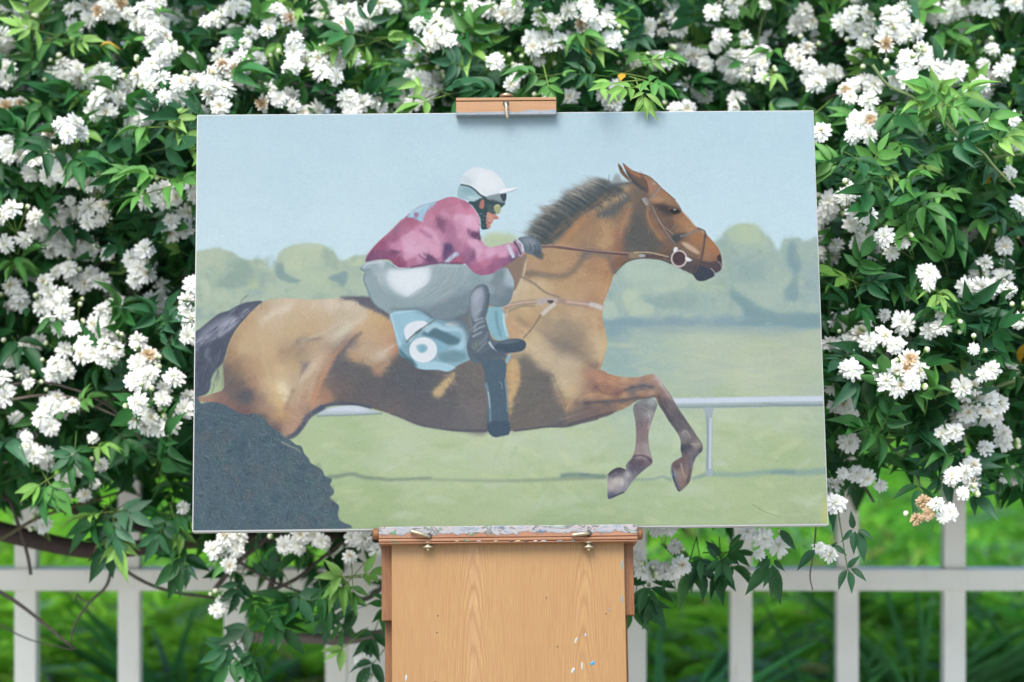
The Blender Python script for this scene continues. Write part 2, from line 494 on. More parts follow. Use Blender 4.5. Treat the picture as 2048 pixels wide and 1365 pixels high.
def paint():
    # ---- sky
    yy = np.linspace(0, 1, AH)[:, None, None]; xx = np.linspace(0, 1, AW)[None, :, None]
    top = np.array([190, 218, 229.]); low = np.array([206, 230, 236.])
    art[:] = top+(low-top)*np.clip(yy*2.2, 0, 1)+np.array([-4, -1, 1])*(xx-.3)
    for i in range(60):
        blot(PH, _ar.uniform(390, 1640), _ar.uniform(220, 560), _ar.uniform(30, 110), _ar.uniform(20, 60),
             art[int(_ar.uniform(20, 200)), int(_ar.uniform(0, AW))]+_ar.normal(0, 3), 22, .35)
    brush(900, (0, 0, AW, 360), 34, 9, .5, .8, 2.2, .3)
    # ---- far field, horizon and lawns
    poly(PH(380, 640, 800, 645, 1200, 640, 1450, 655, 1670, 658, 1670, 1080, 380, 1080), (182, 198, 176), 3, 1, False)
    field(PH(370, 650, 1000, 650, 1700, 650, 1700, 1080, 1000, 1080, 370, 1080),
          S(PH, 1250, 680, (166, 186, 172), 1400, 700, (184, 198, 174), 1560, 690, (178, 192, 170), 1600, 740, (184, 196, 168),
            1500, 760, (190, 202, 172), 1300, 720, (166, 190, 176), 1240, 740, (150, 178, 174), 1400, 770, (176, 192, 172),
            1620, 770, (178, 194, 170), 650, 870, (176, 196, 150), 800, 900, (188, 203, 166), 1000, 880, (190, 204, 170),
            1150, 880, (186, 202, 164), 1340, 880, (184, 202, 172), 1450, 850, (182, 200, 158), 1560, 840, (182, 200, 164),
            1640, 870, (172, 192, 160), 1560, 900, (170, 192, 142), 1500, 930, (176, 196, 150), 700, 920, (172, 194, 146),
            900, 930, (184, 201, 158), 750, 1000, (166, 188, 136), 900, 1010, (176, 195, 146), 1050, 990, (180, 198, 150),
            1200, 1020, (168, 190, 142), 1350, 1010, (172, 193, 146), 1500, 1000, (172, 192, 142), 1600, 1030, (168, 186, 142),
            1600, 980, (170, 190, 144), 1100, 1040, (168, 190, 142), 700, 1050, (162, 184, 134)), 3, 3.2, soft=20)
    for i in range(170):
        x, y = _ar.uniform(600, 1640), _ar.uniform(675, 1045)
        c = _ar.choice(3)
        blot(PH, x, y, _ar.uniform(16, 60), _ar.uniform(5, 14),
             [(194, 208, 182), (164, 188, 138), (186, 202, 150)][c], 5, _ar.uniform(.12, .4), _ar.normal(0, .3))
    # ---- left trees
    poly(RG(20, 290, 60, 270, 160, 250, 230, 236, 300, 262, 380, 290, 440, 330, 490, 345, 560, 335, 640, 370, 690, 420,
            720, 360, 770, 270, 860, 225, 960, 208, 1060, 208, 1150, 235, 1220, 280, 1260, 330, 1300, 350, 1380, 322,
            1480, 300, 1560, 290, 1700, 300, 1800, 900, 900, 1000, 20, 1100), (176, 194, 168), 2.2)
    blot(RG, 140, 380, 110, 100, (184, 199, 170), 8, .8); blot(RG, 230, 300, 130, 40, (180, 196, 168), 6, .8)
    blot(RG, 420, 450, 130, 120, (150, 176, 160), 9, .9, .6); blot(RG, 330, 520, 140, 60, (146, 172, 160), 8, .9)
    blot(RG, 340, 300, 40, 22, (158, 182, 166), 4, .7); blot(RG, 180, 480, 90, 90, (168, 190, 164), 8, .9)
    blot(RG, 100, 640, 80, 90, (184, 201, 168), 8, .9); blot(RG, 300, 650, 120, 70, (182, 199, 172), 8, .9)
    blot(RG, 100, 800, 90, 50, (150, 176, 164), 7, .9); blot(RG, 250, 720, 110, 40, (172, 192, 164), 7, .8)
    poly(RG(495, 570, 500, 510, 545, 455, 580, 490, 590, 560, 545, 590), (188, 203, 158), 2)
    line(RG(520, 410, 575, 450, 605, 520, 600, 600), 40, 10, (152, 178, 164), 3, .7)
    blot(RG, 540, 630, 90, 40, (156, 178, 168), 6, .9); blot(RG, 590, 380, 70, 35, (180, 198, 164), 4, .9)
    blot(RG, 1000, 310, 210, 90, (184, 201, 168), 8, .9); blot(RG, 1040, 240, 120, 26, (192, 207, 172), 5, .8)
    blot(RG, 900, 400, 110, 60, (190, 205, 168), 8, .9); blot(RG, 1180, 330, 55, 90, (162, 185, 164), 7, .9, -.4)
    poly(RG(740, 380, 790, 380, 800, 440, 860, 490, 950, 520, 880, 540, 790, 520, 735, 470), (142, 170, 164), 3, .95)
    poly(RG(1170, 500, 1240, 470, 1330, 440, 1335, 510, 1300, 570, 1250, 530), (140, 166, 166), 3, .95)
    blot(RG, 1050, 500, 150, 60, (184, 202, 168), 8, .9); blot(RG, 780, 560, 110, 50, (180, 199, 172), 6, .9)
    blot(RG, 1000, 610, 200, 40, (178, 197, 170), 7, .9); blot(RG, 1210, 570, 60, 40, (176, 196, 166), 5, .9)
    blot(RG, 1130, 635, 50, 20, (150, 178, 160), 4, .8); blot(RG, 1360, 635, 55, 16, (146, 172, 164), 4, .8)
    blot(RG, 1400, 360, 80, 40, (190, 205, 168), 6, .9); blot(RG, 1420, 450, 60, 50, (164, 186, 164), 6, .8)
    blot(RG, 820, 605, 18, 14, (138, 166, 150), 3, .8); line(RG(90, 520, 150, 560, 155, 640), 12, 4, (194, 208, 180), 2, .8)
    blot(PH, 1000, 478, 34, 12, (190, 205, 160), 5, .9); blot(PH, 1000, 500, 60, 24, (184, 201, 162), 6, .9)
    # ---- right trees
    poly(RH(-60, 560, 100, 500, 300, 380, 700, 330, 1040, 220, 1080, 170, 1140, 120, 1200, 92, 1290, 82, 1370, 110, 1440, 160,
            1500, 210, 1530, 280, 1560, 310, 1600, 215, 1640, 200, 1740, 195, 1790, 240, 1920, 235, 1940, 950, 1000, 960,
            -60, 960), (164, 187, 174), 2.6)
    blot(RH, 1270, 180, 170, 90, (180, 200, 168), 10, .9); blot(RH, 1290, 110, 90, 30, (182, 202, 160), 6, .8)
    blot(RH, 1440, 290, 90, 90, (172, 194, 170), 8, .9); blot(RH, 1140, 290, 80, 60, (168, 191, 172), 8, .9)
    blot(RH, 1300, 470, 180, 130, (152, 178, 172), 12, .9); blot(RH, 1500, 400, 90, 120, (162, 186, 174), 10, .8)
    blot(RH, 1340, 640, 170, 80, (166, 189, 172), 9, .9); blot(RH, 1620, 560, 90, 60, (170, 192, 172), 7, .9)
    blot(RH, 1500, 720, 130, 70, (168, 190, 176), 8, .9)
    poly(RH(1690, 210, 1640, 300, 1640, 420, 1700, 500, 1650, 600, 1600, 680, 1680, 740, 1740, 700, 1720, 560, 1760, 420,
            1720, 340), (132, 164, 172), 5, .95)
    blot(RH, 1800, 320, 90, 100, (164, 186, 174), 8, .9); blot(RH, 1850, 620, 90, 200, (156, 180, 178), 12, .9)
    blot(RH, 1680, 700, 70, 50, (140, 170, 176), 6, .8)
    poly(RH(1150, 640, 1260, 700, 1400, 790, 1560, 840, 1900, 850, 1930, 960, 1500, 930, 1240, 940, 1260, 820, 1160, 720),
         (126, 160, 166), 5, .95)
    blot(RH, 420, 470, 230, 90, (178, 199, 180), 10, .9); blot(RH, 760, 560, 170, 70, (176, 197, 174), 9, .9)
    blot(RH, 970, 600, 150, 70, (174, 195, 168), 9, .9); blot(RH, 620, 640, 150, 40, (182, 200, 178), 7, .9)
    blot(RH, 640, 740, 220, 60, (150, 177, 170), 9, .9); blot(RH, 880, 760, 130, 90, (158, 182, 172), 9, .9)
    blot(RH, 1150, 790, 100, 60, (166, 188, 172), 7, .9); blot(RH, 180, 640, 120, 60, (160, 184, 176), 8, .9)
    blot(RH, 320, 710, 90, 90, (184, 202, 176), 6, .9); blot(RH, 380, 810, 120, 50, (176, 196, 174), 6, .9)
    blot(RH, 120, 820, 70, 90, (176, 198, 180), 5, .9); blot(RH, 740, 700, 50, 40, (172, 193, 178), 5, .9)
    blot(RH, 250, 920, 260, 40, (132, 162, 174), 7, .95); blot(RH, 700, 900, 260, 40, (142, 168, 174), 8, .9)
    blot(RH, 1150, 900, 260, 40, (140, 168, 176), 8, .9); blot(RH, 1600, 930, 400, 40, (128, 160, 170), 8, .95)
    blot(RH, 180, 1010, 110, 50, (140, 168, 174), 8, .9); blot(RH, 560, 990, 300, 26, (156, 176, 172), 7, .8)
    blot(RH, 1250, 980, 420, 34, (158, 178, 172), 8, .8); blot(RH, 1500, 1020, 260, 20, (160, 180, 168), 8, .7)
    blot(RH, 540, 880, 60, 26, (160, 180, 178), 4, .8); blot(RH, 190, 1150, 110, 140, (150, 178, 176), 14, .7)
    blot(RH, 1130, 560, 30, 200, (170, 192, 172), 10, .5)
    line(RH(840, 945, 960, 940, 1010, 925), 7, 3, (176, 202, 188), 2, .8)
    line(RH(1180, 905, 1260, 895, 1330, 875), 3, 2, (186, 206, 196), 1, .7)
    line(RH(1450, 930, 1520, 922), 3, 2, (190, 208, 198), 1, .7)
    brush(1100, (0, 235, 380, 420), 9, 4, .9, 1.2, 5, .3)
    brush(1700, (790, 240, AW, 440), 10, 4.5, .7, 1.3, 4, .28)
    brush(2000, (240, 440, AW, AH), 26, 5, .08, .3, 3.5, .4)
    for i in range(260):                 # loose daubs in the grass
        x, y = _ar.uniform(600, 1650), _ar.uniform(800, 1045)
        c = [(200, 213, 188), (162, 186, 134), (190, 206, 152), (184, 200, 172), (206, 214, 168)][_ar.integers(5)]
        blot(PH, x, y, _ar.uniform(8, 34), _ar.uniform(2.5, 8), c, 2.2, _ar.uniform(.12, .34), _ar.normal(-.1, .5))
    for i in range(70):
        x, y = _ar.uniform(1220, 1650), _ar.uniform(680, 790)
        blot(PH, x, y, _ar.uniform(14, 50), _ar.uniform(2, 5), [(196, 206, 176), (166, 186, 172), (192, 200, 166)][i % 3], 2.2, .25, _ar.normal(0, .12))
    tz = np.vstack([PH(380, 500, 720, 500, 1100, 470, 1450, 450, 1660, 480, 1660, 650, 380, 680)])
    mk = _mask(tz, 14); x0, y0, x1, y1, m_ = mk
    tr_ = (art[y0:y1, x0:x1, 2] < 186).astype(np.float32)
    _put((x0, y0, x1, y1, m_*_blur(tr_, 1.5)), (156, 176, 176), .12)
    for i in range(260):                 # foliage touches
        x = _ar.uniform(395, 720) if i % 2 else _ar.uniform(1200, 1640); y = _ar.uniform(515, 640) if i % 2 else _ar.uniform(500, 640)
        c = [(190, 203, 172), (146, 170, 162), (180, 194, 160), (134, 160, 158), (184, 198, 178)][_ar.integers(5)]
        blot(PH, x, y, _ar.uniform(5, 17), _ar.uniform(3, 9), c, 1.6, _ar.uniform(.10, .30), _ar.normal(0, 1))
    DKT = (128, 158, 160)
    for p_, c_, b_, a_ in ((RH(1690, 230, 1645, 300, 1640, 420, 1700, 500, 1650, 600, 1600, 680, 1680, 740, 1740, 700, 1720, 560, 1750, 420), DKT, 3, .6),
                           (RH(1150, 640, 1260, 700, 1400, 790, 1560, 840, 1900, 850, 1925, 950, 1500, 930, 1240, 940, 1280, 830, 1160, 720), DKT, 3, .6),
                           (RH(60, 900, 250, 880, 480, 900, 620, 880, 900, 910, 1250, 880, 1240, 950, 800, 960, 300, 960, 180, 1040, 90, 1020), (132, 160, 168), 4, .6),
                           (RG(740, 380, 790, 380, 800, 440, 860, 490, 950, 520, 880, 540, 790, 520, 735, 470), (136, 162, 156), 2, .8),
                           (RG(1170, 500, 1240, 470, 1330, 440, 1335, 510, 1300, 570, 1250, 530), (134, 160, 160), 2, .8),
                           (RG(400, 370, 480, 360, 540, 440, 560, 520, 470, 570, 350, 580, 180, 560, 300, 490), (146, 170, 156), 5, .6),
                           (RG(1130, 250, 1230, 330, 1270, 420, 1200, 400, 1150, 320), (154, 177, 160), 4, .6),
                           (RH(1070, 180, 1050, 300, 1110, 420, 1130, 560, 1180, 520, 1150, 380, 1130, 260), (146, 172, 164), 5, .5),
                           (RH(600, 660, 720, 650, 860, 700, 820, 800, 560, 800, 500, 740), (142, 168, 162), 4, .55),
                           (RH(1200, 440, 1400, 360, 1460, 470, 1400, 600, 1250, 590), (148, 174, 168), 7, .5)):
        poly(p_, c_, b_, a_)
    for p_, c_, b_, a_ in ((RG(860, 230, 1000, 212, 1120, 240, 1100, 330, 980, 400, 860, 420, 800, 380, 800, 290), (190, 202, 172), 4, .5),
                           (RH(1180, 110, 1290, 92, 1380, 130, 1440, 220, 1340, 240, 1220, 200), (184, 202, 168), 4, .5),
                           (RH(230, 680, 320, 640, 380, 720, 480, 780, 480, 840, 300, 850), (186, 203, 178), 2.5, .6),
                           (RH(80, 760, 140, 740, 190, 820, 150, 900, 70, 880), (180, 200, 182), 2.5, .6),
                           (RH(240, 420, 420, 400, 620, 470, 760, 520, 700, 640, 520, 660, 300, 600), (182, 200, 182), 5, .5),
                           (RH(1200, 600, 1330, 590, 1450, 640, 1600, 560, 1690, 540, 1600, 650, 1580, 720, 1450, 790, 1300, 700), (172, 192, 178), 4, .5)):
        poly(p_, c_, b_, a_)
    # ---- shadow line and rail
    line(RJ(1170, 740, 1260, 735, 1380, 715, 1480, 745, 1620, 755, 1720, 765, 2060, 750), 7, 4, (118, 136, 122), 2.5, .9)
    line(PH(840, 958, 1000, 962, 1130, 958, 1215, 953), 3, 8, (138, 156, 132), 2.5, .85)
    line(RF(0, 1110, 120, 1100, 230, 1105, 400, 1120), 9, 6, (118, 140, 134), 2.5, .9)
    line(RF(170, 1100, 250, 1100), 3, 3, (110, 134, 136), 1.5, .8)
    line(RF(640, 1145, 800, 1140, 900, 1120, 980, 1150), 5, 6, (138, 164, 152), 2, .8)
    line(RF(1150, 1140, 1280, 1100, 1360, 1090), 5, 8, (132, 158, 152), 2, .8)
    line(RI(980, 865, 1200, 870, 1400, 850, 1560, 845, 1700, 855, 1925, 835), 7, 12, (140, 168, 156), 3, .95)
    line(RI(1450, 850, 1660, 850), 5, 7, (118, 150, 150), 3, .7)
    line(RI(1300, 1115, 1400, 1175, 1530, 1220), 2, 1, (132, 154, 110), .8, .8)
    poly(RI(1880, 1280, 1870, 1180, 1900, 1060, 1930, 1060, 1935, 1280), (196, 200, 122), 4, .7)
    def rail(reg, pts, w):
        p = reg(*pts)
        line(p+(0, .1*w), w*1.05, w*1.05, (164, 180, 178), 1.4)
        line(p-(0, .17*w), w*.55, w*.55, (205, 216, 228), 1.6)
        line(p+(0, .47*w), w*.14, w*.14, (132, 152, 146), 1.2, .8)
    rail(RI, (610, 272, 900, 270, 1300, 262, 1600, 258, 1930, 254), 20)
    line(RI(1380, 278, 1480, 288, 1600, 296, 1900, 296), 2, 3, (128, 148, 146), 1, .7)
    poly(RI(900, 320, 975, 320, 968, 380, 970, 480, 965, 700, 972, 850, 960, 880, 930, 880, 910, 850, 918, 600, 912, 420),
         (162, 178, 182), 1.2)
    line(RI(955, 400, 950, 600, 948, 820), 5, 5, (196, 208, 220), 1.2, .9)
    line(RI(925, 380, 930, 600, 925, 830), 3, 3, (136, 156, 160), 1.2, .7)
    # ---- tail
    poly(RD(20, 470, 90, 400, 160, 340, 240, 280, 330, 250, 420, 200, 500, 182, 600, 180, 560, 260, 460, 330, 380, 420,
            320, 540, 290, 640, 270, 690, 210, 750, 175, 820, 165, 900, 140, 940, 90, 960, 30, 970, 30, 700),
         (86, 94, 108), 1.3)
    poly(RD(40, 520, 100, 430, 200, 350, 300, 300, 350, 320, 280, 420, 160, 500, 60, 540), (146, 150, 164), 5, .8)
    poly(RD(240, 420, 300, 330, 380, 310, 380, 370, 320, 420, 240, 480), (164, 166, 182), 3, .9)
    poly(RD(400, 260, 480, 200, 590, 190, 550, 250, 460, 300, 400, 350), (94, 100, 116), 3, .9)
    poly(RD(40, 560, 140, 520, 250, 500, 300, 560, 260, 680, 180, 780, 140, 900, 40, 940), (82, 90, 104), 6, .8)
    line(RD(150, 560, 140, 620, 170, 680), 14, 6, (118, 128, 146), 3, .7)
    for i in range(90):
        t = _ar.uniform(0, 1); x = 60+t*440; y = 540-t*310+_ar.normal(0, 34)
        c = [(170, 172, 188), (72, 80, 104), (120, 126, 144)][_ar.integers(3)]
        line(RD(x, y, x-38, y+32, x-60, y+66), 2.5, 1, c, .8, .45)
    for i in range(60):
        x = _ar.uniform(50, 260); y = _ar.uniform(520, 860)
        line(RD(x, y, x-10, y+40, x-26, y+84), 2.5, 1, [(110, 118, 138), (70, 80, 104)][i % 2], 1, .4)
    # ---- horse: body, neck and head in one shape
    body = np.vstack([
        RD(600, 185, 680, 162, 780, 152, 900, 160, 1000, 165, 1150, 158, 1250, 150, 1400, 153, 1490, 158),
        PH(790, 600, 900, 596, 1000, 560, 1035, 520, 1060, 490),
        RC(330, 810, 430, 640, 560, 510, 700, 410, 860, 350, 1000, 310, 1090, 290, 1150, 280, 1180, 235, 1215, 205, 1290, 232,
           1340, 270, 1380, 300, 1400, 330, 1470, 385, 1530, 440, 1570, 490, 1600, 545, 1650, 600, 1700, 660, 1750, 700,
           1810, 745, 1870, 810, 1915, 870, 1940, 930, 1946, 1000, 1935, 1060, 1887, 1085, 1880, 1112, 1830, 1138,
           1780, 1155, 1730, 1147, 1700, 1108, 1650, 1080, 1580, 1045, 1500, 1005, 1420, 972, 1340, 960, 1250, 955,
           1150, 972, 1080, 1010, 1020, 1060, 990, 1110, 970, 1180, 945, 1250, 920, 1310),
        RE(1892, 40, 1885, 120, 1895, 220, 1918, 330, 1925, 400, 1908, 480, 1888, 560, 1872, 640, 1990, 760, 2040, 900,
           1990, 1008, 1850, 1060, 1700, 1097, 1560, 1130, 1400, 1132, 1200, 1156, 1080, 1167, 860, 1167, 600, 1165,
           430, 1140, 300, 1120, 200, 1088, 100, 1045, 0, 1012),
        RD(1500, 1060, 1400, 1038, 1300, 1030, 1180, 1030, 1100, 1050, 1050, 1080, 1000, 1130, 960, 1190, 920, 1250,
           870, 1290, 800, 1315, 740, 1280, 680, 1230, 560, 1180, 380, 1130, 240, 1040, 130, 1010, 40, 1000, 40, 975,
           130, 958, 200, 935, 260, 915, 285, 880, 282, 800, 275, 700, 300, 620, 320, 540, 370, 430, 430, 350, 510, 260)])
    smp = S(RD, 620, 230, (196, 168, 132), 700, 230, (206, 186, 158), 600, 330, (204, 182, 150), 500, 330, (198, 160, 116),
            400, 480, (196, 160, 116), 340, 600, (178, 142, 104), 450, 550, (206, 176, 132), 600, 480, (206, 176, 132),
            700, 330, (210, 190, 158), 800, 200, (214, 192, 162), 900, 300, (206, 180, 142), 1000, 200, (212, 190, 156),
            1150, 200, (216, 198, 170), 1300, 190, (214, 198, 170), 1400, 240, (206, 190, 160), 1250, 300, (200, 180, 148),
            1100, 330, (206, 178, 138), 1000, 380, (202, 170, 126), 850, 440, (206, 174, 130), 1300, 370, (206, 192, 164),
            1180, 450, (200, 184, 156), 1500, 300, (210, 176, 128), 1560, 340, (208, 170, 118), 1620, 380, (200, 158, 114),
            1400, 400, (212, 170, 124), 1500, 420, (204, 168, 128), 1600, 500, (204, 162, 122), 1690, 560, (188, 128, 96),
            1450, 560, (200, 170, 138), 1580, 620, (204, 182, 152), 1350, 620, (196, 156, 116), 1450, 680, (190, 156, 122),
            1600, 700, (170, 134, 106), 1550, 770, (180, 136, 104), 1230, 620, (116, 112, 112), 1300, 520, (132, 122, 120),
            1250, 740, (104, 104, 106), 1400, 770, (106, 106, 108), 1700, 700, (98, 100, 104), 1650, 850, (92, 96, 104),
            1400, 900, (96, 94, 96), 1200, 860, (120, 104, 102), 1100, 860, (156, 126, 106), 1130, 960, (176, 130, 102), 1060, 960, (170, 126, 104), 1250, 960, (112, 98, 92), 1450, 1000, (108, 98, 98), 1650, 1050, (120, 106, 102),
            650, 600, (204, 170, 126), 780, 600, (180, 150, 116), 900, 580, (170, 140, 112), 1000, 580, (196, 166, 132),
            900, 520, (176, 152, 124), 1050, 650, (208, 182, 150), 950, 760, (196, 172, 140), 850, 700, (200, 170, 122),
            740, 740, (212, 182, 134), 600, 740, (200, 164, 118), 480, 700, (184, 146, 108), 380, 720, (150, 122, 100),
            320, 760, (124, 108, 100), 340, 860, (112, 102, 98), 420, 880, (120, 104, 98), 480, 960, (104, 98, 100),
            380, 960, (110, 102, 102), 520, 860, (176, 134, 106), 620, 860, (210, 176, 132), 720, 880, (224, 204, 162),
            790, 900, (216, 196, 156), 700, 980, (212, 176, 124), 760, 960, (222, 200, 156), 860, 900, (190, 160, 128),
            980, 850, (196, 164, 132), 1100, 760, (188, 148, 118), 1180, 640, (194, 150, 116), 900, 1000, (186, 150, 122),
            1000, 960, (196, 152, 120), 780, 1100, (196, 150, 106), 700, 1100, (188, 148, 110), 850, 1100, (190, 150, 120),
            940, 1080, (180, 142, 116), 820, 1230, (188, 148, 120), 620, 1060, (176, 142, 116), 560, 1000, (150, 122, 104),
            250, 950, (148, 112, 104), 130, 975, (176, 136, 112), 320, 1010, (142, 104, 98), 450, 1080, (122, 92, 92),
            600, 1130, (120, 98, 96), 700, 1220, (112, 96, 98))
    smp += S(RE, 0, 400, (198, 150, 116), 30, 560, (160, 126, 104), 100, 650, (92, 98, 104), 100, 850, (90, 94, 102),
             300, 700, (92, 96, 104), 300, 900, (96, 100, 106), 200, 1000, (104, 102, 106), 400, 1080, (100, 98, 106),
             600, 700, (112, 108, 104), 720, 650, (116, 110, 106), 700, 800, (124, 112, 110), 720, 960, (128, 114, 114),
             560, 900, (104, 102, 108), 700, 1120, (112, 112, 116), 780, 800, (112, 108, 112), 900, 1120, (92, 96, 104),
             1100, 1100, (122, 110, 104), 1200, 1000, (118, 108, 100), 1200, 700, (116, 112, 100), 1250, 850, (112, 108, 100),
             1170, 560, (130, 122, 108), 1300, 700, (112, 108, 102), 1400, 1000, (112, 104, 102), 1380, 830, (104, 102, 102),
             1500, 1090, (96, 96, 102), 1600, 1040, (124, 110, 104), 1750, 950, (104, 100, 104), 1850, 930, (96, 94, 102),
             1750, 1020, (128, 112, 106), 1950, 900, (108, 98, 98), 1450, 820, (176, 148, 116), 1480, 900, (170, 144, 114),
             1560, 930, (182, 146, 106), 1600, 800, (214, 184, 134), 1520, 750, (208, 184, 144), 1650, 700, (200, 176, 138),
             1500, 640, (204, 180, 144), 1350, 560, (196, 172, 138), 1400, 500, (206, 182, 146), 1300, 480, (208, 182, 142),
             1200, 430, (206, 180, 140), 1550, 560, (206, 184, 150), 1640, 580, (200, 178, 144), 1250, 380, (206, 184, 142),
             1300, 320, (208, 180, 136), 1100, 300, (202, 160, 118), 1060, 200, (200, 158, 120), 1150, 220, (196, 160, 120),
             1200, 100, (206, 172, 122), 1250, 160, (194, 156, 112), 1120, 130, (196, 164, 120), 1400, 200, (170, 148, 120),
             1500, 200, (156, 140, 120), 1600, 260, (160, 142, 118), 1430, 300, (168, 148, 124), 1500, 370, (146, 132, 118), 1560, 400, (134, 122, 114), 1640, 430, (146, 130, 116), 1680, 340, (160, 140, 114), 1700, 480, (150, 134, 114),
             1500, 110, (192, 160, 120), 1650, 130, (200, 168, 128), 1800, 130, (202, 164, 122), 1850, 220, (196, 154, 112),
             1800, 330, (208, 178, 134), 1860, 420, (212, 184, 138), 1830, 510, (210, 184, 140), 1750, 420, (184, 156, 122),
             1780, 560, (160, 132, 108), 1820, 600, (140, 118, 108), 1740, 640, (186, 142, 112), 1450, 160, (192, 164, 124))
    smp += S(RC, 200, 1200, (212, 186, 146), 150, 1320, (200, 178, 140), 350, 1200, (208, 178, 134), 350, 1300, (204, 176, 134),
             180, 1040, (180, 142, 112), 300, 1000, (190, 152, 114), 450, 1050, (192, 152, 108), 550, 980, (192, 150, 112),
             600, 920, (186, 144, 110), 480, 920, (184, 150, 108), 420, 1000, (178, 140, 104), 250, 1080, (176, 140, 108),
             550, 1200, (196, 158, 112), 700, 1100, (190, 148, 106), 700, 1250, (196, 156, 116), 800, 1050, (176, 134, 98),
             900, 1000, (188, 140, 98), 940, 1100, (182, 132, 94), 900, 1250, (196, 150, 106), 850, 1150, (194, 152, 108),
             800, 1320, (180, 138, 106), 600, 1320, (196, 160, 118), 560, 740, (186, 136, 92), 640, 680, (184, 134, 94),
             500, 820, (188, 150, 110), 700, 750, (170, 134, 98), 800, 700, (170, 130, 96), 900, 650, (182, 138, 98),
             950, 700, (190, 148, 104), 950, 800, (196, 156, 108), 880, 830, (190, 150, 106), 820, 860, (160, 128, 98),
             750, 840, (152, 126, 100), 1030, 740, (168, 116, 92), 1040, 860, (162, 112, 88), 1100, 620, (178, 128, 90),
             1150, 540, (176, 126, 88), 1200, 470, (164, 118, 88), 1100, 470, (150, 116, 90), 780, 560, (160, 124, 94),
             850, 520, (120, 108, 98), 700, 620, (166, 124, 92), 900, 460, (190, 152, 110), 1000, 390, (206, 172, 124),
             1080, 350, (196, 158, 112), 950, 360, (150, 122, 96), 1150, 330, (140, 112, 94), 1000, 500, (92, 98, 102),
             1100, 420, (96, 100, 100), 930, 540, (96, 102, 104), 1180, 360, (100, 98, 98), 1250, 350, (110, 96, 92),
             1250, 420, (100, 92, 90), 1180, 600, (88, 92, 96), 1220, 700, (92, 94, 92), 1150, 760, (88, 92, 94),
             1200, 850, (96, 100, 92), 1100, 860, (100, 96, 96), 1320, 850, (98, 98, 90), 1300, 780, (98, 94, 90),
             1300, 560, (140, 104, 80), 1350, 640, (160, 114, 82), 1400, 750, (166, 118, 86), 1430, 820, (130, 100, 82),
             1400, 640, (120, 92, 80), 1480, 700, (104, 88, 82), 1380, 540, (108, 90, 82), 1450, 560, (100, 86, 80),
             1420, 500, (88, 82, 80), 1500, 640, (92, 82, 80), 1540, 740, (96, 88, 84), 1600, 780, (130, 100, 80),
             1280, 300, (176, 122, 94), 1220, 250, (170, 116, 88), 1320, 330, (178, 126, 96), 1350, 360, (172, 122, 92),
             1380, 420, (170, 128, 92), 1450, 440, (172, 134, 104), 1500, 470, (160, 116, 84), 1440, 400, (176, 122, 84),
             1550, 520, (150, 110, 84), 1540, 620, (176, 122, 84), 1600, 640, (188, 134, 90), 1660, 700, (190, 140, 98),
             1560, 690, (160, 116, 84), 1700, 780, (176, 120, 78), 1650, 820, (150, 112, 82), 1780, 800, (180, 122, 78),
             1850, 850, (188, 122, 76), 1900, 920, (176, 112, 76), 1800, 930, (190, 136, 96), 1840, 980, (166, 116, 92),
             1750, 900, (140, 100, 80), 1700, 900, (168, 126, 96), 1680, 960, (92, 84, 84), 1750, 1000, (84, 80, 84),
             1900, 1020, (80, 76, 82), 1850, 1000, (96, 80, 80), 1780, 1080, (72, 78, 88), 1830, 1110, (76, 82, 92),
             1640, 1020, (80, 80, 86), 1500, 950, (92, 84, 84), 1400, 900, (120, 96, 82), 1080, 960, (130, 98, 82),
             1020, 1020, (140, 96, 76), 1150, 930, (116, 96, 84))
    field(body, smp, 1.0, 3.3, soft=9)
    bm = np.zeros((AH, AW), np.float32); x0, y0, x1, y1, m = _mask(_smooth(body), 1.0); bm[y0:y1, x0:x1] = m
    belly = np.vstack([RD(1235, 590, 1270, 650, 1400, 700, 1480, 715, 1530, 790, 1610, 765, 1700, 650, 1740, 600),
                       RE(200, 560, 350, 620, 560, 640, 700, 560, 860, 560, 880, 1160, 600, 1158, 430, 1132, 300, 1112, 200, 1080, 0, 1004),
                       RD(1500, 1050, 1400, 1032, 1300, 1024, 1200, 1020, 1185, 930, 1110, 850, 1160, 720)])
    field(belly, S(RD, 1250, 700, (100, 102, 106), 1400, 780, (98, 100, 104), 1250, 850, (112, 104, 104), 1200, 900, (124, 108, 104), 1230, 980, (112, 100, 98),
                   1450, 900, (98, 98, 102), 1600, 850, (92, 96, 102), 1700, 700, (92, 98, 104), 1500, 1000, (108, 102, 104), 1650, 1050, (116, 106, 106),
                   1600, 960, (98, 98, 104)) + S(RE, 150, 700, (90, 96, 104), 300, 800, (94, 98, 104), 500, 900, (100, 102, 106), 650, 750, (112, 108, 106),
                   760, 650, (118, 112, 108), 720, 960, (124, 114, 114), 600, 1050, (104, 104, 110), 780, 1100, (112, 110, 112), 300, 1080, (106, 102, 108)),
          4.5, 2.6, soft=14, alpha=.9)
    poly(RE(1165, 500, 1260, 560, 1350, 640, 1430, 672, 1405, 760, 1450, 880, 1530, 1000, 1500, 1085, 1200, 1145, 1072, 1158, 1075, 1030, 1120, 830,
            1155, 720, 1150, 620), (112, 108, 104), 4, .8)
    poly(RD(470, 420, 640, 300, 900, 260, 1050, 330, 900, 420, 760, 500, 640, 640, 480, 640), (206, 176, 134), 14, .6)
    # modelling of the rump and flank
    poly(RD(580, 360, 620, 290, 720, 230, 860, 200, 820, 250, 700, 300, 600, 370), (222, 208, 182), 4, .7)
    poly(RD(1180, 490, 1250, 400, 1400, 310, 1460, 270, 1440, 330, 1330, 400, 1240, 480), (218, 206, 180), 4.5, .75)
    line(RD(880, 520, 950, 500, 1020, 490, 1090, 480), 8, 4, (128, 118, 112), 2.6, .8)
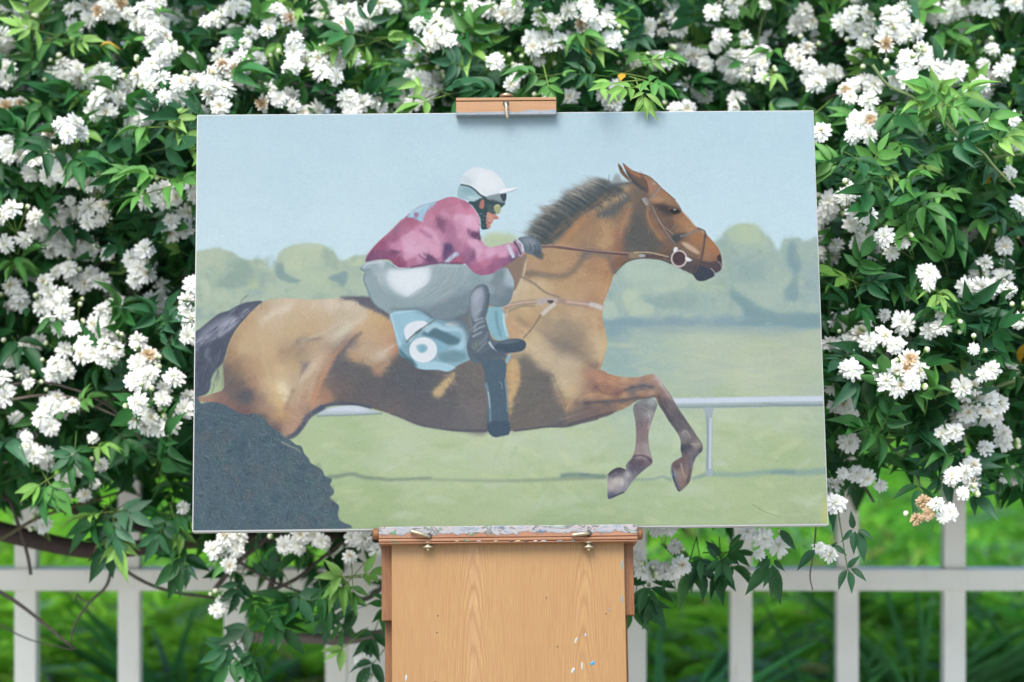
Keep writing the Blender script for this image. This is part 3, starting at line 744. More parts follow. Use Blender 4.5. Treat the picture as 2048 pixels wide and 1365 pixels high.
    poly(RD(800, 560, 830, 640, 920, 680, 1000, 650, 1000, 600, 900, 560), (172, 146, 118), 9, .5)
    poly(RD(900, 670, 960, 680, 1010, 680, 980, 740, 930, 790, 920, 720), (128, 118, 120), 4, .75)
    line(RD(1040, 680, 960, 780, 890, 850, 860, 920), 16, 4, (218, 196, 164), 3, .75)
    line(RD(1380, 440, 1300, 510, 1220, 590, 1160, 690, 1090, 810, 1050, 920, 1010, 1040), 4, 8, (204, 142, 104), 2.2, .75)
    line(RD(1420, 430, 1330, 510, 1260, 600, 1190, 690), 5, 10, (112, 106, 110), 2.2, .8)
    line(RD(690, 850, 740, 960, 750, 1080, 740, 1130), 18, 4, (218, 178, 116), 4, .75)
    line(RD(740, 860, 780, 940, 790, 1000), 20, 8, (236, 218, 176), 4, .85)
    line(RD(860, 900, 800, 1040, 790, 1080), 7, 3, (160, 128, 104), 2.6, .7)
    line(RD(400, 440, 330, 560, 330, 640), 5, 5, (160, 130, 106), 4, .5)
    poly(RD(1500, 620, 1620, 560, 1700, 520, 1690, 570, 1600, 640, 1520, 680), (214, 196, 168), 5, .5)
    line(RD(1540, 770, 1600, 720, 1660, 660), 5, 3, (206, 168, 134), 3, .6)
    line(RD(1050, 1080, 1110, 1044, 1200, 1024, 1330, 1024, 1420, 1036, 1500, 1058), 7, 7, (84, 92, 112), 1.6, .95)
    line(RD(800, 1308, 870, 1275, 930, 1200, 975, 1130, 1040, 1085, 1110, 1046), 9, 12, (82, 92, 112), 1.8, .95)
    line(RD(300, 690, 290, 800, 320, 900, 400, 980), 10, 24, (112, 104, 102), 6, .6)
    poly(RD(400, 940, 480, 900, 530, 960, 500, 1010, 430, 1010), (86, 92, 104), 6, .8)
    line(RD(1240, 152, 1400, 158, 1500, 170), 6, 10, (92, 92, 110), 2.5, .9)
    poly(RD(1240, 152, 1500, 150, 1620, 240, 1660, 320, 1560, 270, 1420, 210, 1340, 160), (100, 98, 110), 2.5, .95)
    poly(RJ(1095, 215, 1130, 180, 1200, 150, 1300, 137, 1420, 136, 1520, 160, 1620, 190, 1560, 205, 1350, 215, 1200, 218), (182, 196, 202), 1.2)
    poly(RJ(1160, 180, 1230, 150, 1320, 141, 1420, 142, 1520, 168, 1480, 182, 1300, 180), (206, 214, 226), 1.8, .95)
    line(RJ(1080, 224, 1200, 216, 1400, 212, 1640, 200), 3, 3, (124, 146, 140), 1.4, .8)
    # strokes that follow the muscles
    for (pts, w0, w1, c, bl, al) in (
        (RD(900, 520, 1000, 480, 1100, 440, 1200, 380, 1300, 300), 6, 3, (214, 196, 164), 2, .5),
        (RD(600, 640, 640, 760, 690, 900, 730, 1020), 4, 3, (216, 186, 138), 2, .6),
        (RD(560, 660, 580, 780, 640, 920), 3, 2, (184, 146, 108), 2, .5),
        (RD(480, 440, 420, 540, 400, 640), 6, 3, (212, 180, 134), 3, .5),
        (RD(1000, 700, 940, 820, 900, 960, 880, 1060), 4, 3, (206, 178, 146), 1.8, .6),
        (RD(940, 720, 900, 830, 850, 950), 3, 2, (158, 130, 110), 1.8, .6),
        (RD(1090, 640, 1050, 760, 1010, 880, 980, 1000), 5, 4, (212, 172, 134), 2, .6),
        (RD(1560, 620, 1640, 570, 1690, 540), 4, 2, (222, 206, 178), 1.6, .6),
        (RD(1300, 580, 1400, 600, 1500, 640), 6, 3, (208, 178, 142), 3, .5),
        (RD(1240, 650, 1320, 690, 1440, 712, 1500, 740), 3, 4, (108, 102, 102), 2, .6),
        (RD(1500, 480, 1580, 520, 1640, 560), 5, 3, (212, 176, 134), 3, .4),
        (RD(700, 480, 800, 440, 920, 420, 1040, 430), 6, 3, (212, 184, 140), 3, .45),
        (RD(760, 560, 740, 640, 790, 700), 5, 4, (176, 146, 116), 3, .55),
        (RE(1200, 380, 1300, 460, 1420, 560, 1520, 700, 1580, 860), 8, 4, (216, 194, 154), 3, .5),
        (RE(1420, 560, 1480, 640, 1520, 640), 3, 2, (176, 152, 122), 2, .6),
        (RE(1700, 560, 1680, 680, 1640, 800, 1600, 920), 4, 3, (192, 164, 126), 2.2, .55),
        (RE(1800, 160, 1840, 300, 1840, 440), 7, 4, (214, 186, 142), 3, .5),
        (RE(1060, 190, 1140, 230, 1230, 300), 6, 3, (210, 180, 136), 2.4, .5),
        (RE(1440, 660, 1500, 800, 1570, 960), 2.5, 2, (120, 110, 106), 1.6, .6),
        (RC(560, 800, 700, 660, 820, 580, 960, 540), 6, 3, (186, 142, 98), 3, .4),
        (RC(900, 620, 920, 760, 900, 860), 8, 4, (200, 158, 112), 3, .45),
        (RC(1150, 470, 1100, 600, 1060, 720, 1050, 820), 4, 4, (196, 148, 102), 2, .55),
        (RC(1180, 520, 1140, 640, 1120, 760), 2, 2, (150, 122, 100), 1.4, .6),
        (RC(760, 980, 700, 1060, 620, 1140), 5, 3, (206, 162, 116), 2.4, .45),
        (RC(900, 1010, 960, 1080, 940, 1180, 900, 1290), 5, 4, (204, 156, 108), 2, .55),
        (RC(430, 960, 500, 940, 590, 960), 6, 3, (198, 154, 112), 3, .45)):
        line(pts, w0, w1, c, bl, al)
    # belly modelling
    poly(RE(575, 645, 555, 720, 500, 790, 430, 880, 370, 830, 400, 790, 470, 720, 520, 670), (206, 174, 122), 2.5, .95)
    poly(RE(1060, 540, 1120, 530, 1150, 620, 1155, 720, 1120, 830, 1085, 900, 1070, 1030, 1045, 960, 1040, 800, 1030, 640),
         (206, 166, 112), 2.5, .95)
    line(RE(1100, 560, 1085, 800, 1070, 960), 6, 3, (214, 182, 130), 3, .6)
    line(RE(1180, 480, 1260, 560, 1350, 640, 1440, 670), 12, 6, (120, 114, 106), 5, .6)
    poly(RE(1420, 670, 1460, 780, 1500, 900, 1560, 1000, 1500, 1030, 1430, 900, 1380, 780, 1340, 690), (104, 102, 104), 5, .7)
    line(RE(1640, 930, 1760, 900, 1900, 895, 2000, 900), 8, 10, (94, 92, 102), 4, .8)
    line(RE(1560, 980, 1620, 900, 1700, 820), 3, 2, (206, 170, 128), 2, .6)
    line(RE(1580, 985, 1640, 960, 1780, 930), 3, 2, (168, 142, 116), 2, .6)
    for i in range(8):
        line(RE(1480+i*14, 1080-i*4, 1600+i*20, 1040-i*6, 1740+i*20, 990-i*6), 2, 2, (148, 130, 120), 1, .4)
    line(RE(1290, 250, 1400, 330, 1500, 390, 1600, 430, 1660, 440), 9, 5, (128, 118, 112), 4, .45)
    line(RE(1540, 200, 1620, 300, 1680, 420, 1700, 500), 8, 5, (158, 136, 112), 6, .5)
    line(RE(1120, 150, 1180, 200, 1250, 240), 7, 4, (132, 116, 98), 4, .7)
    line(RE(1690, 300, 1730, 440, 1760, 560, 1800, 620), 9, 5, (150, 130, 108), 6, .5)
    line(RE(1780, 600, 1830, 570, 1860, 600), 4, 3, (122, 104, 100), 2.5, .7)
    line(RE(1850, 630, 1880, 500, 1908, 400, 1895, 260), 4, 3, (222, 176, 112), 2, .7)
    line(RE(0, 1010, 100, 1046, 200, 1090, 300, 1122, 430, 1142, 600, 1163, 860, 1166), 3, 5, (88, 90, 102), 1.2, .8)
    line(RE(1100, 1166, 1240, 1150, 1400, 1130, 1560, 1130, 1700, 1096, 1850, 1060), 4, 3, (84, 88, 100), 1.2, .8)
    # neck
    poly(RC(860, 560, 980, 530, 1060, 440, 1140, 400, 1120, 450, 1020, 530, 920, 590, 850, 590), (84, 94, 102), 3, .8)
    line(RC(790, 560, 880, 470, 980, 390, 1090, 330, 1160, 320), 8, 4, (206, 168, 118), 4, .55)
    line(RC(500, 830, 600, 730, 720, 610, 830, 500), 10, 6, (190, 134, 88), 5, .7)
    line(RC(560, 830, 680, 730, 780, 640, 860, 590), 6, 4, (140, 118, 98), 5, .6)
    poly(RC(1180, 440, 1150, 560, 1120, 700, 1070, 800, 1080, 880, 1250, 880, 1400, 880, 1440, 830, 1330, 730, 1290, 620,
            1280, 480), (92, 94, 94), 6, .7)
    line(RC(180, 1095, 300, 1090, 430, 1110, 550, 1110, 640, 1060, 720, 960, 760, 900, 880, 915, 960, 950, 985, 1040, 1000, 1090),
         9, 11, (118, 108, 100), 3.5, .8)
    poly(RC(720, 900, 800, 895, 770, 950, 720, 960), (112, 112, 112), 4, .6)
    line(RC(660, 960, 630, 1020, 560, 1080), 5, 4, (198, 148, 100), 4, .5)
    line(RC(1020, 760, 1050, 860, 1000, 980), 14, 10, (152, 104, 84), 5, .5)
    def ang(x, y):
        q = x*.0016; return -.65+1.1*math.sin(y*.011+x*.004)
    brush(5200, (0, 90, 1060, 700), 13, 3.6, ang, .5, 5, .42, bm)
    brush(4200, (0, 90, 1060, 700), 9, 1.4, ang, .5, 13, .38, bm)
    a_ = bm[..., None]*.13; art[:] = art*(1-a_)+a_*(art.mean(2, keepdims=True)*np.array([1, .99, .97], np.float32))
    # ---- mane
    poly(RC(210, 745, 260, 690, 320, 600, 420, 540, 520, 440, 620, 370, 740, 320, 840, 290, 930, 320, 1000, 290, 1100, 295,
            1150, 300, 1010, 340, 880, 420, 780, 520, 680, 590, 590, 700, 500, 800, 420, 830, 340, 830, 260, 780),
         (92, 96, 98), 5, .95)
    poly(RC(400, 640, 520, 560, 640, 470, 760, 400, 900, 340, 860, 420, 760, 520, 660, 590, 560, 700, 480, 780, 380, 800, 360, 740),
         (78, 86, 90), 4, .8)
    outer = _smooth(RC(215, 760, 250, 690, 300, 640, 330, 590, 400, 530, 510, 455, 620, 375, 720, 315, 860, 275, 930, 300), 40, False)
    tufts = np.sort(_ar.uniform(0, 1, 19))
    for i in range(1500):
        k = _ar.uniform(0, 1)
        if i % 4: k = float(np.clip(tufts[_ar.integers(19)]+_ar.normal(0, .014), 0, 1))
        b = outer[int(k*(len(outer)-1))]
        ph = math.sin(k*61)*5
        up = .30+.42*k
        d = np.array([1, up])
        tip = b-d*(_ar.normal(0, 7)+ph)+_ar.normal(0, 3, 2)
        root = b+d*_ar.uniform(10, 46)+_ar.normal(0, 3, 2)
        mid = (tip+root)/2+np.array([1, -4.])*_ar.uniform(.2, 1.6)
        if i % 3 == 0: c, al, w = (192, 190, 178), _ar.uniform(.15, .45), _ar.uniform(2, 4)
        else: c, al, w = [(112, 106, 100), (86, 88, 88), (132, 122, 110), (96, 94, 90)][_ar.integers(4)], _ar.uniform(.08, .32), _ar.uniform(1.6, 4.2)
        line(np.array([root, mid, tip]), w, .4, c, 1.0, al)
    core = _smooth(RC(330, 800, 400, 680, 520, 590, 640, 490, 760, 430, 880, 360, 1000, 320), 40, False)
    for i in range(260):
        b = core[_ar.integers(0, len(core))]+_ar.normal(0, 5, 2)
        line(np.array([b+(16, 13), b+(0, 1), b-(19, 9)]), _ar.uniform(3, 6), 1, [(74, 84, 88), (88, 94, 94), (66, 76, 82)][i % 3], 1.5, .4)
    for i in range(60):
        b = core[_ar.integers(20, len(core))]+np.array([14, 14])+_ar.normal(0, 4, 2)
        line(np.array([b+(12, -9), b, b-(12, -11)]), 3, 1, [(150, 118, 92), (96, 96, 94)][i % 2], 1.5, .35)
    poly(RC(935, 320, 980, 270, 1010, 215, 1040, 225, 1060, 260, 1130, 290, 1080, 305, 1000, 310), (150, 164, 168), 3, .7)
    line(RC(950, 290, 952, 250, 955, 220), 2, 1, (110, 124, 128), .8, .8)
    for j in range(12): line(RC(980+j*8, 300, 1000+j*4, 250, 1005+j*5, 200+_ar.uniform(0, 40)), 2, .5, (150, 148, 146), .8, .5)
    line(RC(930, 330, 1000, 310, 1100, 300, 1160, 290), 6, 4, (92, 96, 100), 2, .8)
    # ---- ears and poll
    poly(RC(1030, 122, 1062, 150, 1090, 200, 1130, 250, 1140, 285, 1095, 250, 1050, 200), (136, 106, 84), .9)
    line(RC(1040, 140, 1075, 200, 1110, 245), 3, 2, (90, 84, 82), 1, .8)
    poly(RC(1072, 118, 1110, 150, 1160, 185, 1215, 205, 1280, 270, 1300, 340, 1290, 380, 1210, 320, 1150, 270, 1110, 210), (112, 92, 82), .9)
    poly(RC(1085, 130, 1150, 180, 1220, 215, 1240, 250, 1180, 230, 1110, 180), (168, 118, 88), 1.5, .9)
    poly(RC(1100, 180, 1160, 250, 1240, 320, 1300, 380, 1220, 340, 1140, 270), (70, 76, 84), 2, .85)
    for j in range(10): line(RC(1230+j*12, 215+j*7, 1225+j*12, 200+j*7, 1222+j*13, 182+j*8), 1.6, .5, (140, 110, 96), .6, .6)
    line(RC(1230, 215, 1300, 235, 1350, 275, 1400, 325, 1470, 388, 1540, 445), 2.2, 2.2, (118, 88, 74), .8, .8)
    # ---- face
    poly(RC(1330, 430, 1400, 410, 1440, 440, 1420, 470, 1350, 475), (186, 142, 108), 3, .7)
    poly(RC(1330, 480, 1420, 480, 1500, 500, 1560, 515, 1580, 545, 1540, 565, 1480, 580, 1400, 530), (70, 66, 68), 3, .8)
    poly(RC(1490, 530, 1530, 520, 1575, 535, 1570, 560, 1520, 565), (44, 44, 52), 1.2, .95)
    line(RC(1520, 530, 1545, 526), 2.5, 1.5, (212, 214, 216), .6, .9)
    line(RC(1480, 520, 1530, 512, 1580, 528), 2, 2, (126, 100, 84), .8, .9)
    line(RC(1600, 550, 1660, 610, 1720, 680, 1760, 705), 2.4, 2, (208, 168, 128), 1, .7)
    poly(RC(1590, 820, 1640, 820, 1740, 890, 1750, 920, 1700, 910, 1620, 860), (206, 176, 150), 2, .9)
    line(RC(1580, 840, 1660, 900, 1740, 940), 5, 3, (110, 96, 84), 2, .8)
    line(RC(1300, 500, 1290, 560, 1310, 640, 1360, 720, 1420, 800), 4, 3, (196, 144, 98), 2, .6)
    poly(RC(1905, 940, 1935, 925, 1946, 990, 1930, 985, 1910, 975), (66, 64, 72), 1, .9)
    poly(RC(1740, 985, 1850, 990, 1920, 980, 1946, 1010, 1935, 1060, 1890, 1085, 1870, 1060, 1800, 1020), (88, 76, 82), 1.5, .9)
    poly(RC(1690, 1080, 1720, 1020, 1800, 1030, 1870, 1070, 1885, 1105, 1830, 1138, 1780, 1155, 1728, 1147), (66, 74, 86), 1.3, .95)
    line(RC(1850, 1045, 1880, 1075, 1886, 1105), 2, 2, (176, 172, 176), .8, .8)
    line(RC(1910, 985, 1930, 1000, 1945, 1030), 1.6, 1.6, (176, 160, 160), .8, .7)
    line(RC(1600, 1050, 1680, 1040, 1740, 1010), 6, 5, (88, 78, 80), 2, .7)
    line(RC(1000, 1090, 1080, 1010, 1150, 972, 1250, 955, 1340, 960, 1420, 972, 1500, 1005), 2.5, 2.5, (92, 82, 80), .9, .8)
    # ---- bridle
    br = (112, 104, 104)
    line(RC(1400, 315, 1360, 380, 1300, 450), 3.2, 3, (128, 122, 118), .8, .9)
    line(RC(1405, 318, 1365, 384, 1310, 450), 1, 1, (180, 176, 170), .5, .7)
    poly(RC(1240, 430, 1285, 425, 1305, 480, 1275, 490), (150, 146, 144), 1, .85)
    line(RC(1250, 430, 1290, 490), 1, 1, (206, 202, 198), .5, .8)
    line(RC(1320, 490, 1370, 600, 1440, 720, 1530, 840), 3, 3, br, .8, .95)
    line(RC(1330, 490, 1382, 600, 1452, 718, 1540, 835), 1, 1, (172, 166, 160), .5, .8)
    line(RC(1380, 610, 1440, 680, 1520, 745, 1500, 760), 1.5, 1.5, (160, 150, 142), .6, .8)
    poly(RC(1500, 760, 1560, 745, 1650, 740, 1600, 780, 1540, 830, 1520, 800), (72, 80, 84), 2, .85)
    line(RC(1580, 765, 1650, 745, 1720, 710, 1760, 700), 4, 3, (128, 128, 128), .8, .9)
    line(RC(1730, 690, 1790, 715, 1805, 750), 4, 4, (120, 104, 98), .9, .95)
    line(RC(1802, 745, 1785, 860, 1765, 960, 1730, 1040, 1700, 1085), 5, 3, (96, 84, 82), .8, .95)
    line(RC(1795, 760, 1778, 870, 1757, 960), 1, 1, (140, 122, 112), .5, .6)
    t = np.linspace(0, 2*math.pi, 24)
    ring = np.c_[1570+66*np.cos(t), 960+70*np.sin(t)]
    poly(RC(*ring.ravel()), (84, 68, 72), 1, .95)
    line(RC(*ring.ravel()), 3.4, 3.4, (196, 184, 180), .7, 1, False)
    ring2 = np.c_[1570+56*np.cos(t), 955+58*np.sin(t)]
    line(RC(*ring2.ravel()), 1.2, 1.2, (140, 116, 110), .6, .8, False)
    poly(RC(1520, 890, 1530, 860, 1555, 860, 1556, 885, 1530, 905), (222, 224, 230), .9)
    poly(RC(1625, 950, 1650, 948, 1685, 975, 1640, 985), (220, 220, 224), .9)
    # ---- reins
    line(RC(345, 850, 480, 855, 640, 875, 800, 890, 960, 910, 1140, 920), 5.5, 6.5, (122, 96, 94), .8, .95)
    line(RC(350, 842, 520, 846, 700, 872, 880, 893, 1130, 908), 1.4, 1.2, (190, 158, 142), .6, .8)
    line(RC(500, 868, 700, 888, 900, 908, 1130, 930), 1.4, 1.6, (84, 76, 82), .6, .7)
    poly(RC(1130, 910, 1180, 905, 1240, 920, 1235, 950, 1140, 950), (150, 132, 104), 1.5, .9)
    line(RC(1170, 905, 1300, 905, 1400, 925, 1480, 945), 3, 2.4, (188, 162, 138), .7, .9)
    line(RC(1240, 935, 1340, 940, 1430, 950), 5, 4, (92, 78, 80), .8, .9)
    poly(RC(1225, 922, 1270, 925, 1268, 945, 1222, 945), (170, 174, 176), .7, .9)
    # ---- neck strap and breast strap
    line(RC(130, 1290, 200, 1100, 225, 930), 4, 4, (202, 186, 158), 1.2, .95)
    line(RB(1770, 60, 1730, 160, 1690, 330, 1610, 520, 1570, 680), 5, 4, (208, 192, 166), 1.2, .85)
    line(RC(160, 1110, 280, 1170, 400, 1260, 520, 1300), 4, 3, (126, 118, 108), 1.5, .85)
    line(RE(1010, 75, 1100, 40, 1250, 22, 1400, 12, 1500, 10, 1600, 30, 1750, 40, 1890, 70), 9, 12, (166, 142, 128), 1.3, .95)
    line(RE(1010, 60, 1150, 30, 1300, 14), 3, 3, (206, 184, 160), 1, .8)
    line(RE(1560, 18, 1700, 34, 1780, 46), 5, 4, (206, 176, 156), 1.4, .9)
    line(RE(1770, 40, 1830, 55, 1890, 78), 9, 11, (206, 196, 188), 1.5, .9)
    poly(RE(1300, 0, 1370, -20, 1480, -10, 1480, 30, 1400, 30, 1310, 50), (186, 172, 164), 1, .95)
    poly(RE(1390, 10, 1440, 5, 1450, 25, 1420, 36), (84, 76, 78), .9, .9)
    line(RE(1000, 120, 1080, 90, 1180, 55, 1290, 60), 5, 4, (150, 138, 120), 1.3, .8)
    line(RE(1465, 35, 1400, 85, 1345, 135), 8, 8, (206, 196, 186), 1, .95)
    line(RE(1340, 135, 1290, 210, 1240, 280, 1180, 345), 3.5, 3, (136, 122, 108), 1, .9)
    line(RE(1020, 190, 1030, 140, 1040, 90), 4, 4, (196, 176, 150), 1.5, .7)
    # ---- near foreleg and far foreleg
    def leg(pts, sm_, fade=None):
        field(RF(*pts), sm_, .9, 3, soft=4, fade=fade)
    # far foreleg (vertical, ends in the lower left hoof)
    leg((640, 500, 720, 440, 800, 430, 850, 470, 830, 560, 800, 640, 775, 740, 780, 840, 800, 930, 808, 1000, 760, 1040, 700, 1090,
         650, 1140, 600, 1210, 570, 1250, 500, 1285, 420, 1312, 415, 1200, 418, 1100, 470, 1060, 520, 1042, 575, 1060, 580, 1010,
         630, 950, 655, 880, 665, 780, 660, 640),
        S(RF, 690, 540, (128, 124, 124), 790, 455, (160, 168, 166), 835, 500, (116, 118, 122), 770, 560, (160, 156, 154), 700, 640, (120, 110, 114),
          800, 620, (128, 118, 122), 750, 500, (120, 116, 118), 760, 680, (150, 124, 122), 700, 780, (134, 118, 120), 740, 860, (164, 150, 148), 690, 880, (150, 132, 130),
          690, 925, (176, 160, 156), 760, 930, (170, 154, 152), 640, 980, (96, 86, 96), 700, 980, (92, 82, 94), 780, 970, (112, 98, 106),
          700, 1050, (98, 94, 106), 620, 1050, (92, 90, 104), 640, 1100, (112, 110, 118), 600, 1150, (130, 130, 138),
          520, 1060, (84, 80, 92), 460, 1085, (92, 90, 100), 590, 1090, (186, 184, 184), 480, 1150, (206, 196, 188), 540, 1160, (204, 200, 196),
          440, 1200, (186, 172, 170), 520, 1220, (160, 152, 152), 560, 1220, (136, 138, 148), 450, 1280, (88, 94, 112), 540, 1260, (112, 118, 130)))
    line(RF(575, 1065, 520, 1046, 470, 1062, 425, 1105), 4, 5, (76, 74, 86), 1, .9)
    line(RF(425, 1110, 480, 1090, 560, 1095), 3, 3, (120, 118, 124), 1, .7)
    line(RF(560, 1110, 566, 1180, 555, 1225), 2, 2, (136, 132, 136), 1, .7)
    line(RF(425, 1304, 480, 1285, 560, 1252), 4, 3, (78, 84, 104), 1, .9)
    line(RF(640, 940, 700, 930, 760, 945, 805, 985), 3, 3, (70, 62, 76), 1.4, .8)
    line(RF(775, 560, 790, 620, 770, 700), 2.5, 2, (206, 204, 200), 1, .6)
    # near foreleg
    leg((160, 200, 240, 170, 360, 180, 430, 215, 540, 240, 640, 245, 700, 240, 780, 218, 830, 218, 880, 260, 920, 330, 970, 400,
         1020, 490, 1080, 580, 1150, 680, 1210, 770, 1250, 830, 1250, 890, 1210, 930, 1180, 980, 1160, 1070, 1140, 1160, 1100, 1210,
         1048, 1250, 1015, 1210, 990, 1140, 972, 1070, 985, 1000, 1040, 960, 1068, 940, 1058, 880, 1058, 800, 1020, 720, 960, 640,
         900, 540, 860, 480, 830, 420, 760, 430, 680, 445, 640, 470, 560, 520, 440, 560, 300, 600, 120, 640, 20, 600),
        S(RF, 250, 200, (190, 136, 112), 330, 250, (190, 138, 110), 450, 270, (192, 142, 112), 560, 260, (200, 156, 124), 650, 270, (184, 140, 114),
          780, 240, (180, 140, 116), 850, 240, (196, 186, 186), 880, 280, (190, 180, 182), 840, 290, (168, 128, 110), 250, 270, (150, 112, 100),
          400, 330, (150, 112, 100), 300, 330, (130, 104, 98), 350, 360, (176, 136, 108), 500, 380, (136, 100, 92), 560, 300, (170, 128, 106),
          250, 400, (192, 150, 114), 180, 440, (180, 140, 106), 400, 410, (190, 146, 110), 550, 400, (194, 152, 118), 700, 370, (186, 142, 112),
          800, 370, (196, 152, 120), 620, 350, (110, 106, 110), 700, 330, (100, 102, 108), 800, 330, (110, 110, 114), 700, 410, (150, 112, 98),
          220, 480, (110, 98, 100), 400, 460, (108, 98, 98), 550, 450, (110, 104, 104), 660, 430, (112, 106, 110), 150, 560, (112, 100, 102),
          300, 540, (120, 104, 102), 420, 520, (130, 108, 98), 560, 490, (182, 140, 106), 660, 490, (184, 140, 106), 60, 600, (112, 102, 102),
          880, 350, (150, 122, 112), 930, 390, (156, 134, 126), 860, 400, (128, 104, 98), 900, 450, (104, 94, 96), 980, 500, (122, 112, 114),
          900, 500, (92, 88, 96), 970, 600, (92, 90, 98), 1040, 580, (100, 96, 102), 1050, 680, (100, 98, 106), 1120, 700, (110, 106, 108),
          1090, 740, (146, 142, 142), 1080, 790, (124, 118, 118), 1160, 790, (120, 112, 114), 1220, 820, (140, 132, 128), 1190, 835, (168, 156, 144),
          1080, 860, (72, 76, 90), 1130, 850, (80, 80, 92), 1230, 880, (84, 84, 94), 1150, 900, (128, 116, 122), 1180, 940, (96, 100, 112),
          1100, 960, (118, 104, 106), 1050, 990, (120, 100, 100), 1020, 1020, (104, 88, 92), 1100, 1060, (140, 118, 110), 1150, 1020, (130, 124, 128),
          1040, 1080, (150, 130, 120), 1080, 1120, (160, 134, 120), 1060, 1180, (140, 120, 112), 990, 1090, (130, 142, 154), 1120, 1150, (96, 92, 98),
          1040, 1220, (110, 106, 112)),
        fade=(RF(90, 330)[0], RF(330, 400)[0]))
    line(RF(560, 360, 640, 330, 740, 320, 820, 330), 5, 3, (88, 92, 100), 1.6, .85)
    line(RF(300, 320, 380, 380, 480, 392, 560, 360), 4, 4, (124, 92, 88), 2, .8)
    line(RF(200, 470, 330, 460, 520, 450, 640, 430, 760, 425, 840, 400), 6, 4, (94, 90, 96), 2, .85)
    line(RF(60, 660, 200, 620, 380, 570, 480, 540), 4, 3, (84, 84, 94), 1.2, .8)
    line(RF(160, 450, 240, 400, 340, 390), 3, 2, (206, 164, 124), 2, .6)
    line(RF(205, 360, 240, 370, 270, 350), 2.5, 2, (160, 136, 126), 1.4, .6)
    line(RF(860, 400, 900, 500, 960, 600, 1040, 720), 3, 3, (82, 82, 92), 1.4, .7)
    for k in range(10): line(RF(870+k*7, 420, 960+k*8, 560, 1060+k*10, 700), 1, 1, [(140, 128, 126), (78, 76, 86)][k % 2], .7, .45)
    line(RF(870, 290, 930, 370, 990, 460), 5, 2, (188, 180, 182), 1.5, .7)
    line(RF(1070, 740, 1095, 715, 1130, 740, 1140, 780), 3, 2, (172, 166, 160), 1.2, .8)
    line(RF(1150, 830, 1190, 835, 1230, 830), 3, 2, (184, 172, 160), 1.3, .7)
    line(RF(980, 1060, 995, 1120, 1030, 1210, 1048, 1248), 5, 3, (72, 82, 100), 1, .9)
    line(RF(975, 1060, 985, 1120), 2, 2, (170, 186, 196), .8, .8)
    line(RF(1060, 1000, 1080, 1080, 1110, 1130), 3, 1.5, (196, 178, 162), 1, .6)
    line(RF(1140, 1000, 1140, 1080, 1120, 1150), 4, 3, (90, 86, 94), 1.5, .7)
    lm = np.zeros((AH, AW), np.float32)
    for pp in (RF(640, 500, 720, 440, 800, 430, 850, 470, 830, 560, 800, 640, 775, 740, 780, 840, 808, 1000, 700, 1090, 600, 1210, 500, 1285, 420, 1312, 418, 1100, 520, 1042, 580, 1010, 655, 880, 660, 640),
               RF(300, 200, 540, 240, 700, 240, 830, 218, 880, 260, 970, 400, 1080, 580, 1250, 830, 1250, 890, 1160, 1070, 1048, 1250, 990, 1140, 985, 1000, 1068, 940, 1058, 800, 960, 640, 830, 420, 640, 470, 440, 560)):
        x0, y0, x1, y1, m = _mask(_smooth(pp), .8); lm[y0:y1, x0:x1] = np.maximum(lm[y0:y1, x0:x1], m)
    brush(500, (740, 530, 920, 640), 10, 1.2, .05, .3, 13, .45, lm); brush(900, (800, 590, 1010, 800), 9, 1.2, 1.15, .4, 13, .42, lm)
    # ---- hedge
    hedge = np.vstack([RJ(20, 110, 100, 115, 180, 100, 260, 112, 330, 145, 420, 190, 480, 205, 560, 200, 620, 235, 680, 300,
                          750, 350, 800, 390, 860, 430, 905, 465, 950, 480, 975, 540, 1010, 580, 1030, 620, 1080, 650, 1130, 685,
                          1150, 730, 1210, 760, 1195, 810, 1225, 850, 1225, 885, 1195, 915, 1240, 960, 1270, 985, 1262, 1060,
                          1275, 1110, 1300, 1190, 20, 1230)])
    poly(hedge, (84, 104, 114), 1.1)
    hm = np.zeros((AH, AW), np.float32); x0, y0, x1, y1, m = _mask(_smooth(hedge), 1.0); hm[y0:y1, x0:x1] = m
    for i in range(150):
        c = [(72, 94, 108), (92, 116, 118), (100, 108, 114), (80, 106, 108), (76, 96, 112), (104, 118, 116)][_ar.integers(6)]
        if i % 3 == 0: c = [(98, 96, 100), (70, 112, 112), (110, 104, 100), (64, 84, 100)][_ar.integers(4)]
        mk = None
        x, y = _ar.uniform(30, 1250), _ar.uniform(130, 1180)
        px = RJ(x, y)[0]
        if 0 <= int(px[1]) < AH and 0 <= int(px[0]) < AW and hm[int(px[1]), int(px[0])] > .9:
            d = 4+min(20, 0)
            blot(RJ, x, y, _ar.uniform(20, 60), _ar.uniform(20, 60), c, 5, .3)
    brush(2600, (0, 560, 320, AH), 9, 1.8, .8, 1.2, 13, .45, hm)
    for i in range(800):
        x, y = _ar.uniform(30, 1250), _ar.uniform(130, 1190)
        px = RJ(x, y)[0]
        if hm[min(AH-1, max(0, int(px[1]))), max(0, min(AW-1, int(px[0])))] < .95: continue
        a = _ar.uniform(.2, 1.4); L = _ar.uniform(6, 30)
        c = [(122, 138, 136), (60, 82, 96), (128, 128, 124), (104, 128, 122)][_ar.integers(4)]
        line(RJ(x, y, x+L*math.cos(a), y+L*math.sin(a)), 1.6, .8, c, .6, .5)
    line(RJ(780, 440, 850, 475, 920, 505, 940, 530), 4, 2, (140, 150, 138), 1, .8)
    # ---- saddle, saddle cloth
    poly(RB(140, 480, 260, 560, 330, 620, 400, 680, 380, 700, 300, 640, 200, 600, 120, 560), (104, 106, 116), 3, .7)
